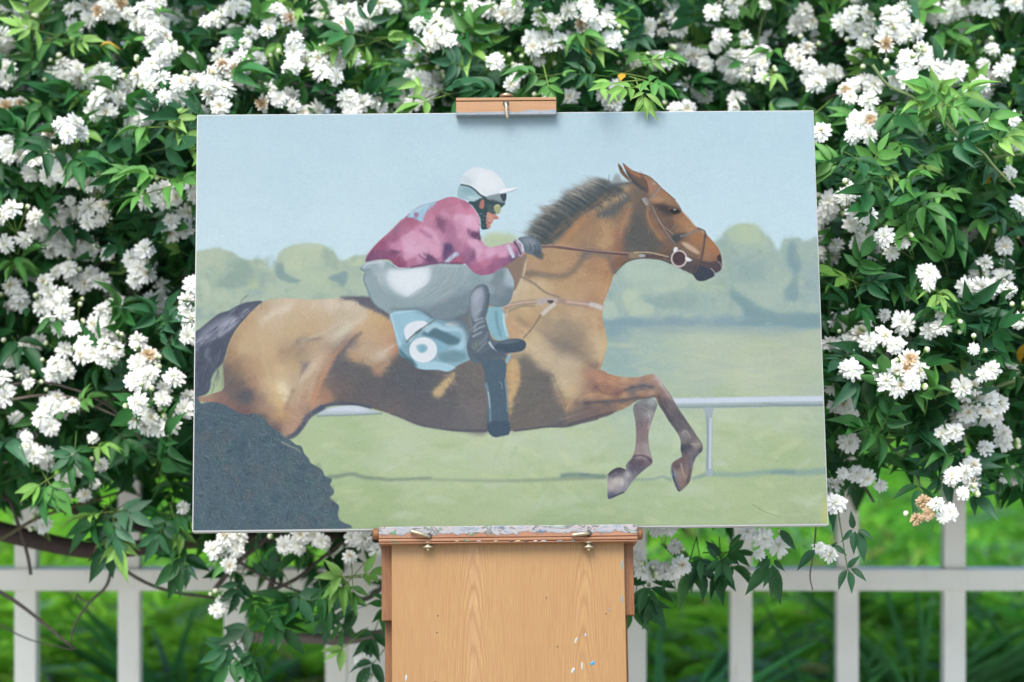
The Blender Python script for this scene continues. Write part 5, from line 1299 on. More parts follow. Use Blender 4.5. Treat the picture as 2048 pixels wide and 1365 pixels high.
# ---------------------------------------------------------------- the fence
FY = 4.62
def build_fence():
    m = M['fence']
    fo = tag(empty('garden_fence', Matrix.Translation((0, FY, 0))), 'pale off-white timber picket fence with square balusters behind the rose bush', 'fence')
    def X(px): return (px-1024)/FPX*FY
    def Zp(py): return CAM_Z-(py-682.5)/FPX*FY
    zt, zb = Zp(1138), Zp(1181)
    sp = X(1908)-X(1695)
    px = [50-207*3, 50-207*2, 50-207, 50, 257, 469, 672, 890, 1075, 1271, 1483, 1696, 1910, 2123, 2336, 2549]
    for i, p in enumerate(px):
        wpx = 43
        hw = wpx/2/FPX*FY
        me = boxmesh('baluster', [(X(p)-hw, X(p)+hw, 0, .042, .06, 1.34)], .0015)
        link('baluster', me, m, fo)
    # broad post beside the easel, and one at each end
    for (p, hw) in ((742, .044), (-480, .044), (2440, .044)):
        me = boxmesh('post', [(X(p)-hw, X(p)+hw, -.016, .07, 0, 1.40), (X(p)-hw-.008, X(p)+hw+.008, -.024, .078, 1.402, 1.43)], .002)
        link('post', me, m, fo)
    xs = [X(-480)+.045, X(742)-.045, X(742)+.045, X(2440)-.045]
    for (z0, z1) in ((zb, zt), (.14, .185), (1.345, 1.385)):
        for a, b in ((xs[0], xs[1]), (xs[2], xs[3])):
            me = boxmesh('rail', [(a, b, -.012 if z0 < 1.2 else -.01, .05, z0, z1)], .002)
            link('rail', me, m, fo)
# ---------------------------------------------------------------- painting and easel, both in the leaning frame of the canvas
TL = Vector((-0.4656949, 3.58410141, 1.48428227)); TR = Vector((0.44809045, 3.602049, 1.49266252))
BR = Vector((0.45583893, 3.49064404, 0.88635571)); BL = Vector((-0.45794641, 3.47269646, 0.87797547))
CW, CH = .914, .6165
ux = (BR-BL).normalized(); uz = (TL-BL).normalized(); uy = uz.cross(ux).normalized()     # uy points away from the viewer
ORG = (BL+BR)/2
FR = Matrix(((ux.x, uy.x, uz.x, ORG.x), (ux.y, uy.y, uz.y, ORG.y), (ux.z, uy.z, uz.z, ORG.z), (0, 0, 0, 1)))
FRI = FR.inverted()
def loc(px, py, n=0.0):
    """sketch coordinates -> x, z in the canvas frame, on the plane y=n"""
    d = at(px, py, 1.0)-Vector((0, 0, CAM_Z)); o = FRI @ Vector((0, 0, CAM_Z)); dd = FRI.to_3x3() @ d
    t = (n-o.y)/dd.y; p = o+dd*t
    return p.x, p.z

def build_painting():
    o = tag(empty('canvas_painting', FR), 'large oil painting of a jockey on a leaping bay racehorse, unframed, clamped on the easel', 'painting')
    a = paint()
    nx, nz = 1040, 701
    u = np.linspace(0, 1, nx); v = np.linspace(0, 1, nz)
    X = np.broadcast_to((u-.5)[None]*CW, (nz, nx)); Z = np.broadcast_to(((1-v)*CH)[:, None], (nz, nx))
    Y = np.zeros((nz, nx))-.0004*np.sin(np.pi*u)[None]*np.sin(np.pi*v)[:, None]
    V = np.stack([X, Y, Z], -1).reshape(-1, 3)
    fx = u*(AW-1); fy = v*(AH-1); x0 = np.minimum(fx.astype(int), AW-2); y0 = np.minimum(fy.astype(int), AH-2)
    tx = (fx-x0)[None, :, None]; ty = (fy-y0)[:, None, None]
    g = a[y0][:, x0]*(1-tx)*(1-ty)+a[y0][:, x0+1]*tx*(1-ty)+a[y0+1][:, x0]*(1-tx)*ty+a[y0+1][:, x0+1]*tx*ty
    col = np.where(g <= .04045, g/12.92, ((g+.055)/1.055)**2.4)
    col = np.clip((col-np.array(ART_OFF))*np.array(ART_GAIN), .002, .9)
    # ragged edge where the primer shows
    i, j = np.arange(nz-1)[:, None], np.arange(nx-1)[None]
    q = np.stack([i*nx+j, (i+1)*nx+j, (i+1)*nx+j+1, i*nx+j+1], -1).reshape(-1, 4)
    link('painted_canvas', npmesh('painted_canvas', V, q, col.reshape(-1, 3)), mat_canvas(), o)
    e = .0015; h = CW/2+e
    me = boxmesh('primed_edge', [(-h, h, .0006, .021, -e*1.6, CH+e)], .0016)
    link('primed_edge', me, M['primer'], o)
    hw = CW/2-.002
    me = boxmesh('stretcher_bar', [(-hw, hw, .0212, .034, .004, .045), (-hw, hw, .0212, .034, CH-.045, CH-.004),
                                   (-hw, -hw+.041, .0212, .034, .0452, CH-.0452), (hw-.041, hw, .0212, .034, .0452, CH-.0452)], .001)
    link('stretcher_bar', me, M['rail_wood'], o)

def build_easel():
    o = tag(empty('artist_easel', FR), 'paint-spattered wooden easel with broad tan board holding the racehorse painting', 'easel')
    # lower tray: rest, lip with two grooves
    xl, zt = loc(757, 1053, -.022); xr, zt2 = loc(1275, 1050, -.022); _, zm = loc(1000, 1077, -.022); _, zb = loc(1000, 1086, -.022)
    zt = (zt+zt2)/2
    tray = link('tray', boxmesh('tray', [(xl, xr, -.022, -.003, zm+.0015, zt), (xl, xr, -.0225, .0, zm-.0035, zm+.0008), (xl, xr, -.0215, .06, zb, zm-.0042)], .0012), M['tray'], o)
    # adjusting rods lying in slots, nuts and washers below
    for (p0, p1, pk) in (((820, 1062), (857, 1073), 856), ((1143, 1071), (1176, 1067), 1177)):
        a = loc(*p0, -.026); b = loc(*p1, -.026)
        A = Acc(); tube(A, [(a[0], -.027, a[1]), ((a[0]+b[0])/2, -.0285, (a[1]+b[1])/2), (b[0], -.026, b[1]), (b[0]+.001, -.018, b[1])], [.0026, .0026, .0026, .0026], (1, 1, 1), 8)
        link('rod', A.mesh('rod'), M['brass'], tray)
        k = loc(pk, 1088, -.012)
        me = lathe('thumb_nut', [(.0022, .008), (.0055, .007), (.0070, .0055), (.0070, .003), (.005, .0018), (.003, .001), (.003, -.001), (.0080, -.0018), (.0086, -.0032), (.0080, -.0045), (.0032, -.0055), (.002, -.0085)], 'Z', 20, (k[0], -.014, k[1]-.002))
        link('thumb_nut', me, M['brass'], tray)
        h = loc(p1[0], p1[1], -.0226)
        me = lathe('bolt_hole', [(.0042, 0), (.0042, .0005)], 'Y', 16, (h[0]+.001, -.02262, h[1])); link('bolt_hole', me, M['dark'], tray)
    for sx, px in ((-1, 752), (1, 1278)):
        x, z = loc(px, 1069, -.008)
        me = lathe('side_knob', [(.006, -.005), (.008, -.003), (.008, .003), (.006, .005)], 'X', 18, (x, -.008, z))
        link('side_knob', me, M['rail_wood'], o)
    # front board
    x0, z0 = loc(783, 1086, -.004); x1, _ = loc(1248, 1086, -.004)
    board = link('front_board', boxmesh('front_board', [(x0, x1, -.0045, .008, z0-.50, z0-.0006)], .0012), M['board'], o)
    xa, _ = loc(763, 1086, .012); xb, za = loc(782, 1242, .012); xc, _ = loc(1249, 1086, .012); xd, zc = loc(1269, 1231, .012)
    link('side_rail', boxmesh('side_rail', [(xa, x0+.02, .0085, .03, za, z0-.001)], .001), M['rail_wood'], o)
    link('side_rail', boxmesh('side_rail', [(x1-.02, xd, .0085, .03, zc, z0-.001)], .001), M['rail_wood'], o)
    xe, _ = loc(770, 1250, .03); xf, _ = loc(1255, 1250, .03)
    link('side_frame', boxmesh('side_frame', [(xe, x0+.03, .0305, .05, z0-.50, z0-.002)], .001), M['rail_wood'], o)
    link('side_frame', boxmesh('side_frame', [(x1-.03, xf, .0305, .05, z0-.50, z0-.002)], .001), M['rail_wood'], o)
    # paint spots on the board
    def spot(px, py, rx, ry, m, rot=0, n_=-.0046, par=None):
        x, z = loc(px, py, n_)
        bm = bmesh.new(); n = 12; vs = []
        for i in range(n):
            a = 2*math.pi*i/n; r = random.uniform(.75, 1.1); dx, dz = rx*r*math.cos(a), ry*r*math.sin(a)
            vs.append(bm.verts.new((x+dx*math.cos(rot)-dz*math.sin(rot), n_-.0001, z+dx*math.sin(rot)+dz*math.cos(rot))))
        c = bm.verts.new((x, n_-.0012, z))
        for i in range(n): bm.faces.new((vs[i], c, vs[(i+1) % n]))
        for f in bm.faces: f.smooth = True
        me = bpy.data.meshes.new('paint_spot'); bm.to_mesh(me); bm.free()
        link('paint_spot', me, m, par or board)
    spot(1185, 1327, .0042, .0024, M['blue_spot'], .5)
    for (x, y, rx, ry, r) in ((1152, 1281, .0016, .005, -.3), (1171, 1270, .0013, .003, .1), (1164, 1333, .0013, .006, 0), (1146, 1341, .0022, .0045, -.5), (812, 1356, .0016, .005, -.1)):
        spot(x, y, rx, ry, M['white_spot'], r)
    for (x, y, rx, ry) in ((1244, 1130, .0016, .008), (1244, 1200, .0018, .007), (1218, 1220, .0012, .002)):
        spot(x, y, rx, ry, M['grey_spot'])
    for (x, y) in ((876, 1232), (874, 1266), (1093, 1196), (1212, 1228), (870, 1364), (1115, 1294)):
        spot(x, y, .0013, .0008, M['dark'])
    for (x, m_) in ((914, 'cream_spot'), (936, 'green_spot'), (958, 'white_spot'), (992, 'cream_spot'), (1022, 'dark'), (1036, 'cream_spot'), (1052, 'dark'), (1071, 'white_spot'), (1088, 'white_spot'), (1120, 'grey_spot'), (1146, 'grey_spot')):
        spot(x, 1082.5, random.uniform(.0025, .0055), .0011, M[m_], random.uniform(-.1, .1), -.0217, tray)
    spot(787, 1066, .004, .004, M['green_spot'], 0, -.0221, tray); spot(943, 1069, .0035, .003, M['green_spot'], 0, -.0221, tray)
    # upper clamp with bolt, thumb nut and pin
    xl, z1 = loc(912, 196, -.016); xr, z2 = loc(1113, 229, -.016); _, zg = loc(1000, 201, -.016)
    clamp = link('top_clamp', boxmesh('top_clamp', [(xl, xr, -.0165, .045, zg-.0004, z1), (xl, xr, -.0155, -.0015, z2, zg-.0014), (xl, xr, 0.0, .045, CH+.003, zg-.0014)], .001), M['clamp'], o)
    k = loc(1013, 190, -.004)
    me = lathe('thumb_nut', [(.0045, -.006), (.0045, -.003), (.0095, -.002), (.0105, 0), (.0102, .002), (.006, .0036), (.003, .0052)], 'Z', 20, (k[0], -.002, z1+.0055))
    link('thumb_nut', me, M['rust'], clamp)
    a = loc(1012, 206, -.02); b = loc(1015, 238, -.02)
    A = Acc(); tube(A, [(a[0], -.010, a[1]), (a[0], -.0195, a[1]-.001), (a[0]+.0005, -.021, (a[1]+b[1])/2), (b[0], -.021, b[1])], [.0022, .0028, .0028, .0022], (1, 1, 1), 8)
    link('pin', A.mesh('pin'), M['brass'], clamp)
    me = lathe('bolt_hole', [(.0048, 0), (.0048, .0005)], 'Y', 16, (a[0], -.01552, a[1])); link('bolt_hole', me, M['dark'], clamp)
    # mast behind the canvas, leg frame to the ground
    link('mast', boxmesh('mast', [(-.024, .024, .0505, .075, z0-.46, z1-.002)], .0015), M['rail_wood'], o)
    zf = -(ORG.z)/uz.z
    def leg(x0, y0, za, x1, y1):
        A = Acc(); p = FRI @ Vector((x1, y1, .0)); tube(A, [(x0, y0, za), ((x0+p.x)/2, (y0+p.y)/2, (za+p.z)/2), (p.x, p.y, p.z)], [.017, .016, .013], (1, 1, 1), 10)
        link('leg', A.mesh('leg'), M['rail_wood'], o)
    leg(-.14, .035, z0-.45, -.34, 3.22); leg(.14, .035, z0-.45, .34, 3.22); leg(0, .09, z0-.2, 0, 4.10)
    link('cross_brace', boxmesh('cross_brace', [(-.165, .165, .051, .09, z0-.49, z0-.42)], .0015), M['rail_wood'], o)
# ---------------------------------------------------------------- the climbing rose
CL = """10,75,22,28 51,63,30,20 164,35,42,28 215,14,32,18 297,34,45,38 308,75,28,18 325,108,25,18 473,14,18,12 425,44,26,12 553,34,32,26 650,20,25,20 680,42,22,22
502,60,14,12 533,65,14,14 137,147,36,24 218,165,42,30 212,208,36,26 292,150,30,25 335,180,42,30 310,128,26,12 410,165,25,20 440,195,22,26 480,120,48,22 458,90,14,12
495,88,14,10 445,142,28,16 548,195,38,22 605,218,36,14 586,90,16,18 591,130,20,17 650,122,42,26 655,147,38,20 694,205,16,18 14,150,20,18 22,205,30,16 132,263,36,24
10,303,18,24 58,325,26,28 113,335,34,36 152,352,22,22 188,375,16,16 318,393,36,22 386,386,12,20 355,445,38,26 20,425,24,20 72,445,16,18 120,437,28,26 185,430,36,30
140,402,9,9 28,483,28,14 112,487,36,24 162,497,40,20 218,497,16,14 288,490,18,16 278,525,26,16 281,550,32,20 126,543,20,14 98,564,18,14 123,589,30,16 32,582,22,16
38,606,26,22 8,612,14,12 98,610,20,14 134,627,20,14 109,649,22,18 140,655,16,14 158,561,20,16 197,554,30,14 221,610,24,18 207,641,28,22 63,690,20,16 24,708,18,18
118,703,17,16 180,700,24,24 225,701,22,24 269,684,16,16 116,742,28,20 47,745,12,14 57,767,12,10 8,768,18,28 288,722,18,17 281,754,22,14 308,752,14,14 340,765,20,26
316,800,16,16 281,800,18,18 290,835,24,24 310,856,26,14 341,850,20,24 373,810,16,20 376,565,16,18 373,606,18,26 378,655,14,24 109,810,24,20 144,807,14,14 90,842,22,20
52,874,10,12 70,895,22,14 186,877,12,10 76,908,22,18 91,928,15,15 51,895,9,9 135,908,13,12 164,937,14,13 122,954,18,18 133,990,18,16 162,990,14,14 208,931,14,14
190,967,10,12 91,1050,16,15 366,1015,12,13 461,1078,20,18 430,1097,18,18 449,1120,22,18 468,1101,14,14 579,1085,28,16 609,1070,22,12 640,1078,16,14 697,1116,14,12
716,1078,18,16 754,1105,10,20 442,1215,20,20 720,1330,16,18 746,1358,20,12
708,38,20,30 742,30,18,18 771,12,22,12 834,55,14,14 897,38,22,16 880,63,34,22 847,90,26,14 901,80,34,20 969,17,34,16 1019,20,28,20 708,126,14,22 990,126,22,12
1044,140,16,13 1028,164,14,14 1078,80,24,18 1113,88,20,16 1074,101,18,12 1080,126,14,14 1166,20,34,20 1090,46,24,16 1191,46,30,20 1220,80,22,16 1141,185,20,16
1095,189,12,10 1221,190,28,26 1309,48,15,14 1296,68,14,12 1326,66,12,10 1353,46,20,18 1322,118,24,16 1267,118,16,16 1372,105,20,16 1410,122,22,18 1431,96,12,12
1450,66,17,16 1490,78,15,14 1426,22,20,20 1460,22,14,12 1527,8,14,8 1456,138,24,22 1485,126,30,22 1523,118,26,22 1523,147,14,14 1473,192,16,18 1410,185,18,14
1359,218,20,10 1477,216,16,8 843,155,30,14 855,180,26,22 818,210,22,12 742,201,26,16 763,214,12,10 704,210,10,18
1611,38,28,22 1686,51,20,18 1714,27,26,20 1724,55,22,16 1796,31,26,20 1772,55,20,18 1806,65,30,22 1761,65,18,14 1888,20,34,18 1912,44,30,16 1925,24,20,14
1963,17,18,14 1987,27,20,14 2030,12,18,12 1761,96,18,18 1816,106,18,18 1724,85,20,12 1710,106,14,18 1601,102,28,14 1594,130,18,12 1632,143,26,22 1625,167,20,16
1666,140,20,14 1714,167,24,20 1690,178,16,12 1744,174,18,20 1700,195,12,12 1843,96,20,16 1857,116,26,14 1878,140,30,20 1919,140,18,14 1898,154,20,14 1806,143,26,22
1820,164,22,14 1792,157,16,14 1980,102,16,10 2007,123,18,12 2004,147,18,16 1968,128,13,12 1968,164,16,16 1741,208,24,12 1720,239,28,12 1717,270,28,16 1744,239,16,14
1645,270,16,20 1936,191,12,12 2021,236,18,12 1983,246,16,12 1676,393,36,18 1652,420,20,18 1710,434,26,20 1738,440,22,14 1707,386,20,12 2038,410,14,20 2021,345,11,11
1656,427,20,14 1730,490,28,20 1776,476,16,18 1797,483,14,12 1776,504,14,12 1723,466,18,12 1649,508,18,18 1675,487,14,12 1638,455,12,20 1865,546,20,18 1862,568,14,10
2008,487,17,17 1966,540,19,17 1946,571,21,20 1987,571,18,17 2011,547,19,19 2018,580,12,14 2036,638,14,18 1677,640,14,15 1712,648,22,24 1769,631,11,11 1804,652,20,18
1705,684,20,20 1730,680,16,16 1765,673,22,20 1790,684,18,16 1665,689,18,12 1697,733,18,20 1695,750,16,14 1825,715,18,20 1779,747,24,18 1825,743,24,18 1790,768,28,14
1818,768,18,14 1860,659,16,15 1890,654,16,17 1881,627,9,9 1670,779,16,15 1697,821,20,18 1665,814,11,10 1695,877,18,18 1990,740,14,16 1923,768,20,18 1952,775,16,14
1973,803,26,24 1990,821,18,20 1938,824,20,12 1930,793,12,12 1966,750,12,14 1899,863,20,18 1948,698,9,12 2008,866,18,18 2004,888,18,14 1969,888,16,14
1741,951,18,14 1713,947,14,16 1761,971,12,10 1686,947,10,12 1666,987,12,20 1674,1010,18,20 1915,951,22,20 1946,939,18,18 1950,971,16,14 1926,987,14,10
1847,1004,12,12 1875,1006,14,14 1899,1018,14,16 1834,1038,10,11 1857,1028,11,11 1887,1034,12,12 2009,955,10,10 2029,959,10,10 1323,1056,26,9 1496,1066,18,14
1520,1077,18,16 1552,1097,18,20 1518,1109,9,9 1350,1093,13,13 1283,1117,15,15 1317,1137,20,17 1362,1129,18,16 1346,1141,16,12 1283,1152,14,14 1650,1109,16,16 1638,1097,12,12"""
CL = [tuple(float(v) for v in t.split(',')) for t in CL.split()]
BROWN = {(1847, 1004), (1834, 1038), (1857, 1028)}
FADED = [(445, 142), (310, 128), (1912, 44), (1632, 143), (1625, 167), (1875, 1006), (1899, 1018), (1887, 1034), (1825, 715), (1825, 743), (22, 205), (1761, 96),
         (425, 44), (1700, 195), (308, 752), (1690, 178), (1866, 60)]

LOWX = [-700, -200, 0, 60, 110, 200, 300, 380, 440, 500, 620, 760, 1000, 1240, 1290, 1400, 1450, 1540, 1600, 1660, 1720, 1760, 1850, 1960, 2048, 2300, 2800]
LOWY = [1070, 1050, 1035, 1030, 1025, 1030, 1045, 1065, 1120, 1190, 1180, 1230, 1220, 1190, 1105, 1055, 1040, 1020, 1010, 1000, 975, 955, 975, 1000, 1000, 1005, 1060]
def low(px): return np.interp(px, LOWX, LOWY)
def surf(px, py):
    """distance of the bush's front surface"""
    px = np.asarray(px, float); py = np.asarray(py, float)
    b = 3.98+.06*np.sin(px*.009+1)+.05*np.sin(py*.013+px*.004)+.04*np.sin(px*.021-py*.017)
    b = b+.13*np.clip((300-py)/300, 0, 1)-.16*np.clip((px-1500)/250, 0, 1)*np.clip((py-150)/250, 0, 1)
    b = b+.10*np.clip((py-850)/300, 0, 1)*(px < 1650)
    return b

def leaflet(rows, fold=.22, curl=.25):
    V = []
    for i in range(rows):
        t = i/(rows-1); w = .5*math.sin(math.pi*min(1, t*1.02+.0)**.82)*(1-.25*t) if 0 < t < 1 else .012
        V += [(-w, t, fold*w-curl*t*t), (0, t, -curl*t*t), (w, t, fold*w-curl*t*t)]
    Q = [(3*i+j, 3*i+j+1, 3*i+j+4, 3*i+j+3) for i in range(rows-1) for j in (0, 1)]
    return np.array(V, float), np.array(Q)
LT = [leaflet(7, .25, .18), leaflet(7, .35, .38), leaflet(7, .12, .05), leaflet(7, .5, .25)]
LB = leaflet(4, .3, .2)

LEAFC = np.array([[.017, .096, .022], [.024, .122, .028], [.020, .098, .036], [.034, .145, .030], [.014, .076, .024], [.038, .120, .060], [.052, .175, .038]])
NEWC = np.array([[.13, .29, .05], [.19, .36, .08], [.09, .25, .05], [.07, .22, .04]])

def whorls(acc, st, px, py, Y, front, newp, size=1.0, out_dir=None, stem=True):
    """compound leaves at sketch positions px,py and distances Y"""
    n = len(px)
    P0 = np.stack([(px-1024)/FPX*Y, Y, CAM_Z-(py-682.5)/FPX*Y], 1)
    for i in range(n):
        isnew = rng.uniform() < newp[i]
        a0 = rng.uniform(0, 2*np.pi)
        # stem direction: outward from the bush, mostly toward the light
        if out_dir is None:
            s = np.array([math.cos(a0)*.9, -.75+rng.normal(0, .3), math.sin(a0)*.70+(.30 if front else 0)])
        else: s = np.array(out_dir[i], float)
        s /= np.linalg.norm(s)
        nr = np.array([rng.normal(0, .35), -.75+rng.normal(0, .35), .85+rng.normal(0, .3)]); nr /= np.linalg.norm(nr)
        side = np.cross(s, nr); side /= np.linalg.norm(side)+1e-9
        nr = np.cross(side, s)
        k = rng.choice([3, 5, 5, 7]) if front else rng.choice([3, 5])
        L = rng.uniform(.037, .061)*size*(.85 if isnew else 1)
        ang = [0.0]; off = [1.0]
        for q in range((k-1)//2):
            aa = .75+.38*q+rng.normal(0, .12); ang += [aa, -aa+rng.normal(0, .1)]; off += [.75-.42*q, .75-.42*q]
        ang = np.array(ang); off = np.array(off)
        d = np.cos(ang)[:, None]*s+np.sin(ang)[:, None]*side
        d = d+rng.normal(0, .13, d.shape); d[:, 2] -= .12*rng.uniform(0, 1.6, len(ang))
        base = P0[i]+off[:, None]*s*L*.55
        nn = nr+rng.normal(0, .28, (len(ang), 3))
        R = rot_from(d, nn)
        ll = L*rng.uniform(.75, 1.1, len(ang)); ll[0] *= 1.12
        ww = ll*rng.uniform(.35, .47, len(ang))
        S = np.stack([ww, ll, ll], 1)
        base_c = NEWC[rng.integers(4)] if isnew else LEAFC[rng.integers(len(LEAFC))]
        col = base_c*rng.uniform(.75, 1.25, (len(ang), 1))
        if front and rng.uniform() < .004: col[rng.integers(len(ang))] = (.50, .30, .02)
        T, TQ = LT[rng.integers(4)] if front else LB
        acc.many(T, TQ, R, base, S, col)
        if stem and front:
            e = P0[i]+s*L*.55
            c = (.16, .26, .05) if isnew else (.06, .13, .03)
            tube(st, [P0[i]-s*.035+(0, .02, 0), P0[i], e], [.0011, .0010, .0007], c, 3)

def flower_template(seed, open_=1.0):
    r = np.random.default_rng(seed); V = []; Q = []; TC = []; n = 0
    rings = [(13, -6, 1.0, .0), (11, 8, .93, .0012), (9, 24, .78, .0022), (8, 42, .58, .003), (6, 64, .36, .0034)]
    R0 = .0188
    for (cnt, el, ln, h) in rings:
        for i in range(cnt):
            a = 2*math.pi*(i+r.uniform(-.25, .25))/cnt+el
            e = math.radians(el*open_+r.normal(0, 11)-(5 if el < 10 else 0)); L = R0*ln*r.uniform(.80, 1.13); W = L*r.uniform(.13, .18)
            ca, sa = math.cos(a), math.sin(a); tw = r.normal(0, .25)
            for (t, wv, lift) in ((0.02, .25, 0), (.5, .95, .05), (.80, 1.0, .0), (1.0, .26, -.06)):
                for sx in (-1, 0, 1):
                    rr = t*(1-.09*(sx == 0)*(t > .95)); cup = .10*abs(sx)+lift+tw*sx*.3*t
                    x = rr*L*math.cos(e)-cup*L*.5*math.sin(e); z = rr*L*math.sin(e)+cup*L*.5*math.cos(e)+h; y = sx*wv*W
                    V.append((x*ca-y*sa, x*sa+y*ca, z))
                    f = min(1, t*1.5)
                    TC.append((.93+.07*f, .93+.07*f, .74+.26*f) if ln < .8 else (.96+.04*f, .97+.03*f, .90+.1*f))
            for u in range(3):
                for s_ in range(2): Q.append((n+3*u+s_, n+3*u+s_+1, n+3*u+s_+4, n+3*u+s_+3))
            n += 12
    return np.array(V), np.array(Q), np.array(TC)
FT = [flower_template(s, o) for s, o in ((1, 1), (2, .92), (3, 1.08), (4, 1.0), (5, 1.2))]

def bud(acc, p, d, r):
    d = np.array(d, float); d /= np.linalg.norm(d)
    prof = [(-.6, .5, (.12, .26, .05)), (-.1, .85, (.20, .34, .08)), (.35, 1, (.62, .70, .40)), (.9, .8, (.80, .82, .66)), (1.3, .25, (.84, .84, .72))]
    x = np.cross(d, (0.1, .3, 1)); x /= np.linalg.norm(x); y = np.cross(d, x); th = np.linspace(0, 2*np.pi, 7)[:-1]
    V = []; Cc = []; Q = []
    for (h, q, c) in prof:
        for t in th: V.append(np.array(p)+d*h*r+(x*math.cos(t)+y*math.sin(t))*r*q); Cc.append(c)
    for i in range(len(prof)-1):
        for j in range(6): Q.append((i*6+j, i*6+(j+1) % 6, (i+1)*6+(j+1) % 6, (i+1)*6+j))
    acc.add(V, Q, (1, 1, 1)); acc.C[-1] = np.array(Cc, np.float32)

def fill_ellipse(rx, ry, sp):
    if rx < 15 and ry < 16: return [(0, 0)]
    pts = []
    for k in range(300):
        x, y = rng.uniform(-1, 1, 2)
        if x*x+y*y > 1: continue
        x *= max(rx-7, 3); y *= max(ry-6, 3)
        if all((x-a)**2+(y-b)**2 > sp*sp for a, b in pts): pts.append((x, y))
    return pts or [(0, 0)]

def build_rose():
    bush = tag(empty('rose_bush', Matrix.Translation((0, 4.3, 0))), 'huge climbing rose bush with double white flowers spilling over the pale fence behind the easel', 'rose bush')
    off = np.array([0, 4.3, 0.])
    def finish(acc, name, mat, kind=None, label=None):
        acc.V = [v-off.astype(np.float32) for v in acc.V]
        o = link(name, acc.mesh(name), mat, bush)
        if kind: o['kind'] = kind
        if label: o['label'] = label
        return o
    leaf = Acc(); st = Acc(); wood = Acc()
    # layers of leaves from the front surface inward
    for li, (dy, sp, front, lift) in enumerate(((-.03, 60, True, 0), (.03, 54, True, 6), (.10, 54, True, 14), (.19, 56, True, 24), (.30, 62, False, 34), (.42, 62, False, 50), (.56, 66, False, 70), (.72, 66, False, 90), (.86, 60, False, 120))):
        X, Y = np.meshgrid(np.arange(-420, 2480, sp), np.arange(-130, 1330, sp))
        X = (X+rng.uniform(-.5, .5, X.shape)*sp*1.1).ravel(); Y = (Y+rng.uniform(-.5, .5, Y.shape)*sp*1.1).ravel()
        lo = low(X)-lift
        # the lower fringe thins out
        fd = np.where(X < 400, 70, np.where(X > 1650, 90, 150)); k = (Y < lo) & ((Y < lo-fd) | (rng.uniform(size=len(X)) < .35+.65*np.clip((lo-Y)/fd, 0, 1)))
        # on the lower left the bush is thin and the lawn shows through
        thin = (X < 400) & (Y > 960)
        k &= ~(thin & (rng.uniform(size=len(X)) < (.15 if li < 3 else .45)))
        thin2 = (X > 380) & (X < 1700) & (Y > 1060)
        k &= ~(thin2 & (rng.uniform(size=len(X)) < (.25 if li < 2 else .72)))
        # gaps on the front layer let the dark inside show
        gap = np.sin(X*.017+np.sin(Y*.013)*2)*np.sin(Y*.019+np.cos(X*.011)*2)
        if li < 3: k &= ~((gap > .35) & (rng.uniform(size=len(X)) < .68))
        X, Y = X[k], Y[k]
        D = surf(X, Y)+dy+rng.normal(0, .03, len(X))
        newp = np.where(li < 2, .05+.50*np.clip((330-Y)/300, 0, 1)+.12*(X > 1500)*(Y < 520), .03)
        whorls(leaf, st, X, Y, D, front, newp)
        if li >= 6:    # cheap inner leaves that close the depth, coloured darker for the shaded inside
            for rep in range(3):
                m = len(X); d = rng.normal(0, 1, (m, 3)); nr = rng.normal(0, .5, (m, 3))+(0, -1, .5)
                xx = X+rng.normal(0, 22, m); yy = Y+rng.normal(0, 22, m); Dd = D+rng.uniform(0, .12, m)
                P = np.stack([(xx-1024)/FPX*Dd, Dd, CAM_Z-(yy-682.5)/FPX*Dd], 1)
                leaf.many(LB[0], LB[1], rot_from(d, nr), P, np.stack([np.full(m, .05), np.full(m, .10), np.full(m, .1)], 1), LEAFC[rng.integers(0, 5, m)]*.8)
    # sprays of young leaves the photograph shows clearly
    def spray(pts, Y0, Y1, newp, size=.9, dirs=None):
        n = len(pts); px = np.array([p[0] for p in pts], float); py = np.array([p[1] for p in pts], float)
        whorls(leaf, st, px, py, np.linspace(Y0, Y1, n), True, np.full(n, newp), size,
               dirs if dirs is not None else [(p[2], -.35, p[3]) for p in pts])
    def cane(pts, r0, r1, col, Y0, Y1=None, sides=5, acc=None):
        Y1 = Y0 if Y1 is None else Y1; n = len(pts)
        P = [at(x, y, Y0+(Y1-Y0)*i/(n-1)) for i, (x, y) in enumerate(pts)]
        if acc is not None: tube(acc, P, list(np.linspace(r0, r1, n)), col, sides); return
        A = Acc(); tube(A, P, list(np.linspace(r0, r1, n)), col, sides); finish(A, 'cane', M['bark'])
    spray([(1262, 150, -1, .1), (1290, 130, 1, .3), (1320, 118, 1, 0), (1270, 175, -1, -.3), (1300, 165, 1, -.4), (1285, 195, .3, -1), (1240, 165, -1, -.2)], 3.80, 3.575, .97, .8)
    spray([(1080, 150, -1, .1), (1110, 150, 1, .1), (1095, 165, .2, -1), (1180, 150, -1, 0), (1200, 175, 1, -.4)], 3.85, 3.8, .9, .85)
    spray([(860, 178, -1, .2), (885, 180, 1, .4), (905, 195, .6, -.4), (862, 200, -1, -.4)], 3.85, 3.82, .9, .9)
    spray([(715, 70, -1, .1), (760, 80, 1, .2), (735, 60, .2, 1), (790, 75, 1, -.1), (700, 95, -1, -.3)], 3.95, 3.95, .85, 1)
    spray([(1878, 195, -.8, .5), (1905, 200, .9, .5), (1860, 208, -1, -.1), (1895, 212, .9, -.2), (1955, 250, 1, .3), (1990, 280, 1, .2)], 3.72, 3.72, .95, .85)
    spray([(1720, 330, -1, .2), (1745, 330, .4, 1), (1735, 345, .4, -1), (1760, 345, 1, -.5), (1680, 330, -1, .3)], 3.72, 3.74, .8, .85)
    spray([(1850, 390, -1, -.2), (1880, 385, 1, .1), (1800, 410, -1, -.4), (1860, 400, 1, -.8)], 3.75, 3.75, .7, .9)
